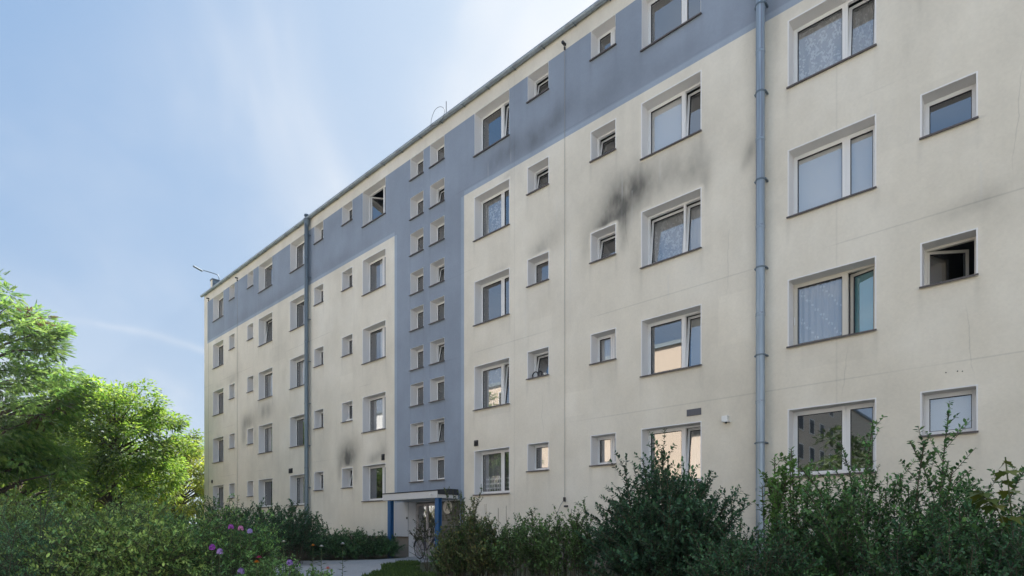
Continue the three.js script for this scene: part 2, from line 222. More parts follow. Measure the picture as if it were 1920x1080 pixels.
// curtains
const laceTex = dataTex(256, 256, (i, j) => {
  const u = i / 256, v = j / 256, net = ((i % 6) < 2 || (j % 6) < 2) ? 0.56 : 0.38; let a = net;
  for (let k = 0; k < 9; k++) { const fx = (k * 0.37 + 0.11) % 1, fy = (k * 0.61 + 0.07) % 1; let dx = Math.abs(u - fx), dy = Math.abs(v - fy); dx = Math.min(dx, 1 - dx); dy = Math.min(dy, 1 - dy); const r = Math.hypot(dx, dy), an = Math.atan2(dy, dx); if (r < 0.055 * (0.65 + 0.35 * Math.cos(5 * an + k))) a = 0.75; }
  return [a, a, a];
}, false); laceTex.repeat.set(2.2, 2.2);
const hemTex = dataTex(256, 256, (i, j) => { const u = i / 256 * 8, v = j / 256; let a = ((i % 5) < 2 || (j % 7) < 2) ? 0.5 : 0.26; if (v < 0.42) { const s = Math.abs((u % 1) - 0.5); const band = (v * 9) % 1; a = (band < 0.35 || s < 0.12) ? 0.92 : 0.45; if (v < 0.06 + 0.06 * Math.sin(u * Math.PI * 2)) a = 0.05; } return [a, a, a]; }, false);
const swagTex = dataTex(512, 512, (i, j) => { const u = i / 512, v = j / 512, f = (u * 3) % 1, edge = 0.05 + 0.20 * Math.abs(2 * Math.abs(f - 0.5)) + 0.015 * Math.sin(u * 150); let a = ((i % 5) < 2 || (j % 5) < 2) ? 0.44 : 0.3; const q = fbm2(u * 34, v * 34, 3), q2 = fbm2(u * 9 + 4, v * 9, 2); if (q > 0.54 && q2 > 0.42) a = 0.66; if (v < edge) a = 0.02; else if (v < edge + 0.03) a = 0.72; else if (v < edge + 0.16 && ((u * 40 + v * 25) % 1) < 0.4) a = 0.62; return [a, a, a]; }, false);
const cloth = (alpha) => new THREE.MeshStandardMaterial({ color: new THREE.Color(0.78, 0.79, 0.80), roughness: 0.95, alphaMap: alpha, transparent: true, side: THREE.DoubleSide });
const CLOTH = { lace: cloth(laceTex), hem: cloth(hemTex), swag: cloth(swagTex), plain: std(0.70, 0.70, 0.70, 0.95, { transparent: true, opacity: 0.82, side: THREE.DoubleSide }) };
function curtainGeo(w, h, folds, amp, seed) { const g = new THREE.PlaneGeometry(w, h, 64, 1), p = g.attributes.position; for (let i = 0; i < p.count; i++) { const x = p.getX(i); p.setZ(i, amp * Math.sin(x / w * folds * 6.283 + seed + 0.9 * Math.sin(x * 4 + seed))); } g.computeVertexNormals(); return g; }

// windows: one per opening; sashes l / r are c(losed), t(ilted) or o(pen); curtains behind them
const SPEC = {};
const put = (k, v) => { SPEC[k] = v; };
// big columns 0..6, storeys 1..5
put('big65', { r: 't', cl: 'swag', cr: 'swag' }); put('big64', { r: 't', cl: 'swag', cr: 'swag' }); put('big63', { cl: 'blind', cr: 'blind' }); put('big62', { r: 'o', cl: 'lacefold', cr: 'teal', wood: 1 }); put('big61', {});
put('big55', {}); put('big54', { r: 't', cl: 'blind' }); put('big53', { l: 't', r: 't', cl: 'swag', cr: 'plain' }); put('big52', { r: 't', cr: 'blind' }); put('big51', { r: 't', cr: 'plain' });
put('big45', { r: 't' }); put('big44', { cl: 'swag' }); put('big43', {}); put('big42', { r: 't', cl: 'lacefold' }); put('big41', { cl: 'hem', cr: 'hem' });
put('big35', { l: 'o' }); put('big34', { cl: 'blindhalf', cr: 'plain' }); put('big33', { cl: 'blindhalf', cr: 'blindhalf' }); put('big32', { cl: 'lacefold' }); put('big31', {});
put('big25', { cl: 'blindhalf' }); put('big24', { cl: 'blindhalf' }); put('big23', { cl: 'plain' }); put('big22', {}); put('big21', { cl: 'plain' });
put('big15', {}); put('big14', { l: 't' }); put('big13', { cl: 'lacefold' }); put('big12', { cl: 'plain' }); put('big11', {});
put('big05', { cl: 'plain' }); put('big04', {}); put('big03', {}); put('big02', {}); put('big01', {});
put('small63', { l: 'c' }); put('small62', { l: 'o', wood: 1 }); put('small61', { cl: 'blind' }); put('small64', {}); put('small65', {});
put('small55', { double: 1 }); put('small54', { l: 't' }); put('small53', { l: 't' }); put('small52', { double: 1, cl: 'plain' }); put('small51', { double: 1, cl: 'plain', cr: 'plain' });
put('small45', { l: 't' }); put('small44', { l: 't' }); put('small43', {}); put('small42', { l: 't' }); put('small41', { cl: 'lacefold' });
put('small31', { l: 't' }); put('small32', { box: 1 });
for (const s of [1, 3, 5, 7]) put('stair1' + s, { l: 't' });
const geoCache = new Map(), cached = (k, f) => { if (!geoCache.has(k)) geoCache.set(k, f()); return geoCache.get(k); };
let seedC = 1;
function sashAndPane(win, sx0, sx1, sy0, sy1, state, curtain, fw, mat, small, opt = {}) {
  const w = sx1 - sx0, h = sy1 - sy0, key = w.toFixed(3) + '_' + h.toFixed(3);
  const sg = cached('sash' + key + fw, () => { const g = ring(-w / 2, w / 2, 0, h, fw, -0.055, 0.012); return g; });
  const pg = cached('pane' + key + fw, () => { const g = new THREE.PlaneGeometry(w - 2 * fw, h - 2 * fw); g.translate(0, h / 2, -0.02); return g; });
  const gk = cached('gask' + key + fw, () => ring(-w / 2 + fw - 0.001, w / 2 - fw + 0.001, fw - 0.001, h - fw + 0.001, 0.012, -0.03, 0.004));
  const hold = [];
  const s = mesh('sash', sg, mat, win), p = mesh('pane', pg, M.glass, win), k = mesh('gasket', gk, M.dark, win);
  for (const o of [s, p, k]) {
    o.position.set((sx0 + sx1) / 2, sy0, 0);
    if (state === 't') { o.rotation.x = small ? -0.2 : -0.115; o.position.z = -0.02; }
    if (state === 'o') { const th = opt.angle ?? 0.9; if (opt.hinge === 'r') { o.rotation.y = -th; o.position.set(sx1 - Math.cos(th) * w / 2, sy0, -0.05 - Math.sin(th) * w / 2); } else { o.rotation.y = th; o.position.set(sx0 + Math.cos(th) * w / 2, sy0, -0.05 - Math.sin(th) * w / 2); } }
  }
  if (curtain) {
    const cx = (sx0 + sx1) / 2, back = -0.17;
    seedC += 1.7;
    if (curtain === 'teal') { const o = mesh('blind', cached('blind' + key, () => box(-w / 2 + 0.02, w / 2 - 0.02, fw * 0.5, h - fw * 0.5, -0.004, 0.004)), M.teal, win); o.position.copy(s.position); o.rotation.copy(s.rotation); o.translateZ(-0.05); }
    else if (curtain === 'blind') mesh('blind', cached('blind' + key, () => box(-w / 2 + 0.02, w / 2 - 0.02, fw * 0.5, h - fw * 0.5, -0.004, 0.004)), M.blind, win, { pos: [cx, sy0, state === 't' ? -0.3 : -0.075] });
    else if (curtain === 'blindhalf') { const part = 0.4 + 0.35 * ((seedC * 0.37) % 1); mesh('curtain', curtainGeo(w * part, h, 3, 0.025, seedC), CLOTH.plain, win, { pos: [cx + w * 0.5 * (1 - part) - 0.02, sy0 + h / 2, back] }); }
    else if (curtain === 'lacefold') { mesh('curtain', curtainGeo(w * 0.96, h * 0.97, 7, 0.03, seedC), CLOTH.lace, win, { pos: [cx + 0.04, sy0 + h / 2 - 0.02, back] }); }
    else mesh('curtain', curtainGeo(w * 0.98, h, 4, 0.014, seedC), CLOTH[curtain], win, { pos: [cx, sy0 + h / 2, state === 't' ? -0.32 : back] });
  }
}
for (const o of openings) {
  const w = o.x1 - o.x0, h = o.y1 - o.y0, spec = SPEC[o.kind + o.col + o.s] ?? {}, mat = spec.wood ? M.wood : M.pvc, fw = 0.045;
  const key = w.toFixed(3) + '_' + h.toFixed(3), two = o.kind === 'big' || spec.double, split = 0.645;
  const mul = two ? w * split : 0;
  const fg = cached('frame' + key + two, () => { const l = [ring(-w / 2 + 0.007, w / 2 - 0.007, 0.035, h - 0.007, fw + (o.kind === 'big' ? 0.0 : 0.0), -0.07, 0)]; if (two) l.push(box(-w / 2 + mul - 0.025, -w / 2 + mul + 0.025, 0.035 + fw, h - 0.007 - fw, -0.07, 0)); return merge(l); });
  const win = mesh('window', fg, mat, bld, { pos: [(o.x0 + o.x1) / 2, o.y0, FR] });
  // lining of the reveal with its corner bead standing just proud of the plaster
  const plainEdge = inBlue(o.x0 - 0.05, o.y0 + 0.2), bd = 0.02, rv = cached('reveal' + key + plainEdge, () => merge([box(-w / 2, -w / 2 + 0.006, 0, h, -0.099, 0.312), box(w / 2 - 0.006, w / 2, 0, h, -0.099, 0.312), box(-w / 2 + 0.006, w / 2 - 0.006, h - 0.006, h, -0.099, 0.312), ...(plainEdge ? [] : [box(-w / 2 - bd, -w / 2, 0, h + bd, 0.3102, 0.3125), box(w / 2, w / 2 + bd, 0, h + bd, 0.3102, 0.3125), box(-w / 2, w / 2, h, h + bd, 0.3102, 0.3125)])]));
  mesh('reveal', rv, M.reveal, win);
  mesh('sill', cached('sill' + key, () => { const g = merge([box(-w / 2 - 0.03, w / 2 + 0.03, -0.004, 0.014, 0.313, 0.365), box(-w / 2 - 0.03, w / 2 + 0.03, -0.022, 0.012, 0.3652, 0.3692), box(-w / 2 + 0.0065, w / 2 - 0.0065, 0.001, 0.016, 0.0, 0.3128)]); return g; }), M.sill, win);
  const a = -w / 2 + 0.007 + fw * 0.55, b = w / 2 - 0.007 - fw * 0.55, c0 = 0.035 + fw * 0.55, c1 = h - 0.007 - fw * 0.55;
  const sw = o.kind === 'big' ? 0.062 : o.kind === 'stair' ? 0.05 : 0.055;
  const ang = o.kind === 'small' ? 0.62 : 0.95;
  if (two) {
    sashAndPane(win, a, -w / 2 + mul - 0.012, c0, c1, spec.l ?? 'c', spec.cl, sw, mat, false, { angle: ang });
    sashAndPane(win, -w / 2 + mul + 0.012, b, c0, c1, spec.r ?? 'c', spec.cr, sw, mat, false, { angle: 0.3, hinge: 'r' });
  } else sashAndPane(win, a, b, c0, c1, spec.l ?? 'c', spec.cl, sw, mat, true, { angle: ang });
  if (spec.box) mesh('flower_box', box(-0.3, 0.36, 0.02, 0.13, 0.05, 0.2), M.white, win);
  if (o.kind === 'big' && spec.wood) mesh('handle', box(-w / 2 + 0.03, -w / 2 + 0.045, 0.55, 0.72, 0.012, 0.03), M.white, win);
}

// gutter, rain pipes, lightning conductors, vents
{
  const prof = [], n = 10; for (let i = 0; i <= n; i++) { const a = Math.PI + Math.PI * i / n; prof.push(new THREE.Vector2(0.085 * Math.cos(a), 0.085 * Math.sin(a))); }
  const s = new THREE.Shape(); prof.forEach((p, i) => (i ? s.lineTo(p.x, p.y) : s.moveTo(p.x, p.y))); s.lineTo(0.095, 0.02); s.lineTo(0.078, 0.012); for (let i = n; i >= 0; i--) s.lineTo(prof[i].x * 0.93, prof[i].y * 0.93); s.closePath();
  const L = XR - XL + 0.15, g = new THREE.ExtrudeGeometry(s, { depth: L, bevelEnabled: false, steps: 1 }); g.rotateY(-Math.PI / 2); g.rotateY(Math.PI); // along x, opening up
  g.translate(XL - 0.12, 15.33, 0.115);
  const gut = mesh('gutter', g, M.zinc, bld);
  mesh('gutter_end', new THREE.SphereGeometry(0.085, 10, 6, 0, Math.PI * 2, Math.PI / 2, Math.PI / 2), M.brown, gut, { pos: [XL - 0.12, 15.33, 0.115] });
  for (let x = XL + 0.5; x < XR; x += 1.15) mesh('bracket', box(x - 0.012, x + 0.012, 15.235, 15.25, 0.02, 0.2), M.zincDark, gut);
  for (let x = XL + 3.2; x < XR; x += 4) mesh('joint', new THREE.CylinderGeometry(0.09, 0.09, 0.05, 12, 1, true, Math.PI / 2, Math.PI).rotateZ(Math.PI / 2), M.zinc, gut, { pos: [x, 15.33, 0.115] });
  mesh('eaves_flashing', box(XL - 0.1, XR, 15.348, 15.372, -0.3, 0.04), M.zincDark, bld);
  for (const [x, mat, r, funnel] of [[P1, M.zincDark, 0.095, 1], [P2, M.zinc, 0.095, 1]]) {
    const pipe = mesh('downpipe', new THREE.CylinderGeometry(r, r, 15.0, 18, 1, true), mat, bld, { pos: [x, 7.62, 0.15] });
    mesh('hopper', new THREE.CylinderGeometry(0.15, 0.1, 0.3, 16), mat, pipe, { pos: [0, 7.5, -0.02] });
    for (let k = 0; k < 8; k++) { const y = -6.6 + k * 1.93; mesh('collar', new THREE.CylinderGeometry(r + 0.006, r + 0.006, 0.07, 18), mat, pipe, { pos: [0, y + 0.9, 0] }); mesh('clamp', merge([new THREE.CylinderGeometry(r + 0.009, r + 0.009, 0.035, 18), box(-r - 0.03, -r + 0.01, -0.015, 0.015, -0.15, 0.02), box(r - 0.01, r + 0.03, -0.015, 0.015, -0.15, 0.02)]), M.zincDark, pipe, { pos: [0, y, 0] }); }
  }
  for (const [x, y0] of [[-10.07, 1.86], [-32.8, 0.3], [-37.0, 1.2]]) {
    const c = mesh('lightning_conductor', new THREE.CylinderGeometry(0.006, 0.006, 14.95 - y0, 6), M.cable, bld, { pos: [x, (14.95 + y0) / 2, 0.03] });
    mesh('bracket', merge([box(-0.03, 0.03, -0.03, 0.03, -0.03, 0.12), box(-0.015, 0.015, -0.16, -0.08, -0.02, 0.03)]), M.dark, c, { pos: [0, (14.95 - y0) / 2, 0] });
    if (x === -10.07) mesh('clamp', merge([box(-0.03, 0.02, -0.02, 0.1, -0.025, 0.04), box(-0.01, 0.1, -0.18, -0.13, -0.03, 0.03)]), M.dark, c, { pos: [0, -(14.95 - y0) / 2, 0] });
  }
  mesh('loose_cable', tube([[-10.08, 1.9, 0.04], [-10.22, 1.72, 0.05], [-10.3, 1.5, 0.06], [-10.22, 1.3, 0.08], [-10.1, 1.1, 0.06], [-10.1, 0.8, 0.03]], 0.008, 24, 5), M.cable, bld);
  const vent = (x0, y0, x1, y1, mat) => { const v = mesh('vent', box(0, x1 - x0, 0, y1 - y0, 0, 0.025), mat, bld, { pos: [x0, y0, 0.001] }); const n = Math.max(3, Math.round((y1 - y0) / 0.05)); for (let k = 0; k < n; k++) { const q = mesh('louvre', box(0.02, x1 - x0 - 0.02, 0, 0.012, 0, 0.03), M.dark, v, { pos: [0, 0.02 + k * (y1 - y0 - 0.04) / n, 0.02] }); q.rotation.x = 0.5; } };
  vent(-13.84, 3.79, -13.66, 3.98, M.dark); vent(-19.1, 3.75, -18.92, 3.99, M.dark); vent(-26.8, 3.74, -26.45, 3.97, M.dark); vent(-36.58, 3.8, -36.42, 3.98, M.dark);
  mesh('cover_plate', merge([box(-6.36, -6.0, 3.79, 3.95, 0.001, 0.02), box(-6.35, -6.01, 3.8, 3.805, 0.02, 0.024)]), std(0.11, 0.11, 0.125, 0.6), bld);
  const sl = mesh('sensor', merge([box(-0.075, 0.055, -0.06, 0.07, 0.002, 0.1), box(-0.03, 0.1, -0.08, -0.055, 0.002, 0.13)]), M.white, bld, { pos: [-5.39, 3.6, 0] });
  mesh('sensor_eye', new THREE.SphereGeometry(0.03, 10, 8), M.dark, sl, { pos: [0.02, -0.085, 0.07] });
  for (const [x, y] of [[-1.3, 3.93], [-1.13, 3.925], [-1.06, 3.91]]) mesh('anchor_hole', new THREE.CylinderGeometry(0.009, 0.012, 0.02, 8).rotateX(Math.PI / 2), M.tar, bld, { pos: [x, y, 0.005] });
}
// entrance: recess, door, rubble wall, canopy on two blue posts
{
  const rec = -0.37;
  mesh('entrance_wall', merge([box(-16.02, -14.57, 0, 2.3, rec - 0.1, rec), box(-17.39, -16.02, 2.0, 2.3, rec - 0.1, rec)]), std(0.16, 0.15, 0.13, 0.95, { bumpMap: grain(1.2), bumpScale: 0.02 }), bld);
  mesh('entrance_side', merge([box(-17.397, -17.385, 0.02, 2.04, rec + 0.002, -0.004), box(-14.575, -14.563, 0.02, 2.04, rec + 0.002, -0.004)]), M.reveal, bld);
  mesh('entrance_ceiling', box(-17.4, -14.56, 2.048, 2.06, rec + 0.001, -0.001), M.reveal, bld);
  mesh('side_panel', box(-18.24, -17.404, 0.77, 2.06, 0.004, 0.03), std(0.52, 0.53, 0.56, 0.9), bld);
  const r = rngOf(5); // rough stones of the lining beside the door
  for (let row = 0; row < 9; row++) { let x = -15.95; const y0 = 0.1 + row * 0.21; while (x < -14.66) { const w = Math.min(0.16 + r() * 0.22, -14.6 - x); const t = 0.12 + 0.12 * r(); mesh('stone', box(0, w - 0.015, 0, 0.19, 0, 0.02 + 0.02 * r()), std(t * 1.02, t, t * 0.9, 0.95), bld, { pos: [x, y0, rec + 0.002] }); x += w; } }
  const d = mesh('door', merge([ring(-0.64, 0.64, 0, 1.98, 0.09, -0.05, 0.02), box(-0.55, 0.55, 0.09, 0.98, -0.035, 0.0), box(-0.55, 0.55, 0.98, 1.07, -0.05, 0.02), box(-0.04, 0.04, 1.07, 1.89, -0.05, 0.02)]), std(0.45, 0.40, 0.39, 0.6), bld, { pos: [-16.72, 0.02, rec + 0.04] });
  for (const x of [-0.295, 0.295]) mesh('pane', new THREE.PlaneGeometry(0.51, 0.82).translate(x, 1.48, -0.02), M.glass, d);
  mesh('handle', merge([box(0.42, 0.45, 0.9, 1.15, 0.05, 0.07), box(0.42, 0.45, 0.9, 0.93, 0.02, 0.05), box(0.42, 0.45, 1.12, 1.15, 0.02, 0.05)]), M.zinc, d);
  mesh('doorstep', box(-17.39, -14.57, -0.1, 0.018, rec + 0.01, 0.1), M.slab, bld);
  const can = mesh('canopy', box(-17.68, -14.62, 2.085, 2.31, 0.034, 0.95), M.slab, bld);
  mesh('roof_edge', merge([box(-17.7, -14.6, 2.312, 2.345, 0.034, 0.97), box(-14.615, -14.585, 2.2, 2.311, 0.036, 0.93), box(-15.2, -14.6, 2.346, 2.40, 0.036, 0.5)]), M.tar, can);
  for (const x of [-17.38, -14.72]) mesh('post', merge([box(x - 0.09, x + 0.09, 0.0, 2.083, 0.74, 0.755), box(x - 0.09, x + 0.09, 0.0, 2.083, 0.875, 0.89), box(x - 0.012, x + 0.012, 0.0, 2.083, 0.755, 0.875)]), M.post, can);
  mesh('spotlight', merge([new THREE.CylinderGeometry(0.05, 0.03, 0.06, 10).translate(-14.9, 2.2, 0.975)]), M.white, can);
  mesh('intercom', box(-17.47, -17.42, 1.42, 1.5, 0.03, 0.06), M.dark, bld);
}
{ // round house sign with the letter A
  const s = thing('house_sign', 'round white sign with a grey letter A beside the entrance door', 'sign', [-15.56, 1.83, -0.318]);
  mesh('sign_plate', new THREE.CylinderGeometry(0.235, 0.235, 0.02, 40).rotateX(Math.PI / 2), std(0.72, 0.68, 0.60, 0.5), s);
  const font = await new FontLoader().loadAsync('fonts/droid/droid_sans_regular.typeface.json');
  const g = new TextGeometry('A', { font, size: 0.25, depth: 0.006, curveSegments: 3 }); g.computeBoundingBox(); g.translate(-(g.boundingBox.min.x + g.boundingBox.max.x) / 2, -(g.boundingBox.min.y + g.boundingBox.max.y) / 2, 0.011);
  mesh('letter', g, std(0.16, 0.15, 0.13, 0.6), s);
}
{ // lamp arm over the far corner
  const t = thing('roof_lamp', 'long thin lamp on a bent arm above the far roof corner', 'lamp', [-37.6, 16.44, -0.8]);
  mesh('arm', tube([[0, -0.1, 0], [0, 0.2, 0.01], [-0.03, 0.36, 0.06], [-0.1, 0.42, 0.22], [-0.3, 0.5, 0.85]], 0.025, 24, 6), M.zincDark, t);
  const h = mesh('lamp_head', new THREE.CapsuleGeometry(0.055, 0.5, 4, 10).rotateX(Math.PI / 2 - 0.16), M.zincDark, t, { pos: [-0.38, 0.535, 1.1] }); h.rotation.y = 0.2;
}
{ // wire loop and rod at the eaves
  const t = thing('roof_cable', 'loose wire loop with a short rod standing on the gutter', 'cable', [-15.1, 15.35, 0.16]);
  mesh('rod', new THREE.CylinderGeometry(0.012, 0.012, 0.42, 6).translate(0.02, 0.2, 0), M.dark, t);
  mesh('wire', tube([[-0.75, -0.1, 0.05], [-0.7, 0.15, 0.05], [-0.5, 0.36, 0.05], [-0.25, 0.34, 0.04], [-0.02, 0.12, 0.04], [-0.1, -0.14, 0.06], [-0.35, -0.22, 0.06], [-0.7, -0.12, 0.06]], 0.007, 40, 5), M.dark, t);
}
{ // things standing on a window sill
  const y = 5.606;
  const o = thing('window_ornament', 'dark arched metal ornament standing on a small window sill', 'ornament', [-11.2, y, -0.06]);
  mesh('arch', tube([[-0.14, 0, 0], [-0.16, 0.1, 0], [-0.08, 0.18, 0], [0.02, 0.16, 0], [0.05, 0.06, 0], [0.04, 0, 0]], 0.018, 24, 8), M.dark, o);
  mesh('ring', new THREE.TorusGeometry(0.07, 0.02, 8, 18).translate(0.14, 0.1, 0), M.dark, o); mesh('base', box(-0.18, 0.22, 0, 0.015, -0.04, 0.04), M.dark, o);
  const p = thing('window_pot', 'small white pot on the sill beside the metal ornament', 'pot', [-10.86, y, -0.05]);
  mesh('pot', new THREE.CylinderGeometry(0.05, 0.038, 0.07, 14).translate(0, 0.035, 0), M.white, p); mesh('rim', new THREE.TorusGeometry(0.05, 0.008, 6, 18).rotateX(Math.PI / 2).translate(0, 0.07, 0), M.white, p);
}
// ------------------------------------------------------------------ bicycle by the door
{
  const b = thing('bicycle', 'dark bicycle with mudguards and rear rack parked by the entrance door', 'bicycle', [-15.82, 0.02, 0.72]); b.rotation.y = -0.12;
  const chrome = std(0.55, 0.56, 0.58, 0.3, { metalness: 0.9 }), V = (x, y, z = 0) => new THREE.Vector3(x, y, z);
  for (const x of [0, 1.06]) {
    const w = mesh('wheel', new THREE.TorusGeometry(0.33, 0.02, 8, 40), M.dark, b, { pos: [x, 0.35, 0] });
    mesh('rim', new THREE.TorusGeometry(0.306, 0.011, 6, 40), chrome, w); mesh('hub', new THREE.CylinderGeometry(0.025, 0.025, 0.09, 10).rotateX(Math.PI / 2), chrome, w);
    const sp = []; for (let k = 0; k < 18; k++) { const a = k / 18 * 6.283; sp.push(taper(V(0.02 * Math.cos(a + 1), 0.02 * Math.sin(a + 1), k % 2 ? 0.03 : -0.03), V(0.3 * Math.cos(a), 0.3 * Math.sin(a)), 0.003, 0.003, 4)); }
    mesh('spokes', merge(sp), chrome, w);
    mesh('mudguard', new THREE.TorusGeometry(0.375, 0.03, 6, 30, Math.PI * 0.95).rotateZ(x ? 0.1 : 0.05).scale(1, 1, 1.1), M.dark, b, { pos: [x, 0.35, 0] });
  }
  const blk = std(0.03, 0.02, 0.04, 0.35);
  mesh('frame', merge([taper(V(0, 0.35), V(0.42, 0.3), 0.012, 0.014), taper(V(0, 0.35), V(0.33, 0.78), 0.01, 0.01), taper(V(0.42, 0.3), V(0.3, 0.9), 0.016, 0.016, 8), taper(V(0.42, 0.3), V(0.88, 0.72), 0.018, 0.018, 8), taper(V(0.34, 0.72), V(0.87, 0.82), 0.016, 0.016, 8), taper(V(0.86, 0.9), V(0.9, 0.7), 0.02, 0.02, 8), taper(V(0.9, 0.7, 0.04), V(1.06, 0.35, 0.05), 0.014, 0.01), taper(V(0.9, 0.7, -0.04), V(1.06, 0.35, -0.05), 0.014, 0.01)]), blk, b);
  mesh('saddle', merge([new THREE.SphereGeometry(0.1, 14, 8).scale(1.25, 0.35, 0.75).translate(0.26, 0.94, 0), new THREE.SphereGeometry(0.05, 10, 8).scale(2, 0.5, 0.6).translate(0.37, 0.945, 0)]), M.dark, b);
  mesh('handlebar', tube([[0.7, 1.0, 0.27], [0.85, 1.02, 0.2], [0.86, 1.0, 0], [0.85, 1.02, -0.2], [0.7, 1.0, -0.27]], 0.013, 20, 6), chrome, b);
  mesh('rear_rack', merge([box(-0.22, 0.24, 0.735, 0.75, -0.06, -0.045), box(-0.22, 0.24, 0.735, 0.75, 0.045, 0.06), box(-0.22, -0.205, 0.735, 0.75, -0.045, 0.045), box(0.0, 0.015, 0.735, 0.75, -0.045, 0.045), taper(V(-0.1, 0.74, 0.05), V(0, 0.35, 0.06), 0.006, 0.006, 4), taper(V(-0.1, 0.74, -0.05), V(0, 0.35, -0.06), 0.006, 0.006, 4)]), M.dark, b);
  mesh('pedals', merge([box(0.34, 0.44, 0.13, 0.15, 0.08, 0.17), box(0.42, 0.52, 0.45, 0.47, -0.17, -0.08), taper(V(0.42, 0.3, 0.07), V(0.4, 0.14, 0.08), 0.01, 0.01), taper(V(0.42, 0.3, -0.07), V(0.46, 0.46, -0.08), 0.01, 0.01)]), M.dark, b);
}

// ------------------------------------------------------------------ plants
const leafGeo = (() => { // folded leaf along +y, unit long
  const w = 0.27, P = [[0, 0, 0], [-w * 0.8, 0.28, 0.07], [-w * 0.85, 0.6, 0.06], [0, 1, -0.05], [w * 0.85, 0.6, 0.06], [w * 0.8, 0.28, 0.07]], I = [0, 3, 1, 1, 3, 2, 0, 5, 3, 5, 4, 3];
  const g = new THREE.BufferGeometry(); g.setAttribute('position', new THREE.Float32BufferAttribute(I.flatMap((i) => P[i]), 3)); g.computeVertexNormals(); return g;
})();
const sprayGeo = (() => { // compound leaf of thirteen narrow leaflets
  const tri = []; const leaf = (x, y, a, l, w) => { const c = Math.cos(a), s = Math.sin(a), p = (u, v, z) => [x + u * c - v * s, y + u * s + v * c, z]; tri.push(...p(0, 0, 0), ...p(w, l * 0.5, 0.03), ...p(0, l, -0.05), ...p(0, 0, 0), ...p(0, l, -0.05), ...p(-w, l * 0.5, 0.03)); };
  for (let k = 0; k < 6; k++) { const y = 0.16 + k * 0.13; leaf(0, y, -1.05 + k * 0.05, 0.32 - 0.018 * k, 0.08); leaf(0, y, 1.05 - k * 0.05, 0.32 - 0.018 * k, 0.08); } leaf(0, 0.88, 0, 0.3, 0.08);
  const g = new THREE.BufferGeometry(); g.setAttribute('position', new THREE.Float32BufferAttribute(tri, 3)); g.computeVertexNormals(); return g;
})();
const leafMat = (tr = 0.3) => new THREE.MeshPhysicalMaterial({ color: 0xffffff, roughness: 0.75, transmission: tr, thickness: 0, side: THREE.DoubleSide, ior: 1.3 });
const LM = { shrub: leafMat(0.25), tree: leafMat(0.65) };
LM.tree.roughness = 0.95; LM.shrub.roughness = 0.62;
const bark = std(0.075, 0.06, 0.045, 0.95), twig = std(0.09, 0.075, 0.05, 0.9), greenStem = std(0.10, 0.12, 0.05, 0.9);
class Leaves {
  constructor() { this.m = []; this.c = []; this.q = new THREE.Quaternion(); this.b = new THREE.Vector3(); this.y = new THREE.Vector3(); this.x = new THREE.Vector3(); this.z = new THREE.Vector3(); this.M = new THREE.Matrix4(); }
  add(p, dir, up, len, wid, col) {
    const y = this.y.copy(dir).normalize(); const x = this.x.crossVectors(y, up); if (x.lengthSq() < 1e-4) x.set(1, 0, 0.1).cross(y); x.normalize(); const z = this.z.crossVectors(x, y);
    this.M.makeBasis(x.clone().multiplyScalar(wid), y.clone().multiplyScalar(len), z.clone().multiplyScalar(len)); this.M.setPosition(p); this.m.push(...this.M.elements); this.c.push(...col);
  }
  build(name, geo, mat, parent) {
    const n = this.m.length / 16, im = new THREE.InstancedMesh(geo, mat, n); im.name = name; im.instanceMatrix.array.set(this.m); im.instanceColor = new THREE.InstancedBufferAttribute(new Float32Array(this.c), 3); im.castShadow = im.receiveShadow = true; im.userData = { kind: 'stuff' }; parent.add(im); return im;
  }
}
let leafTotal = 0;
const tint = (r, a, b, k = 0.45) => { const t = r(), s = 1 - k / 2 + k * r(); return [mix(a[0], b[0], t) * s, mix(a[1], b[1], t) * s, mix(a[2], b[2], t) * s]; };
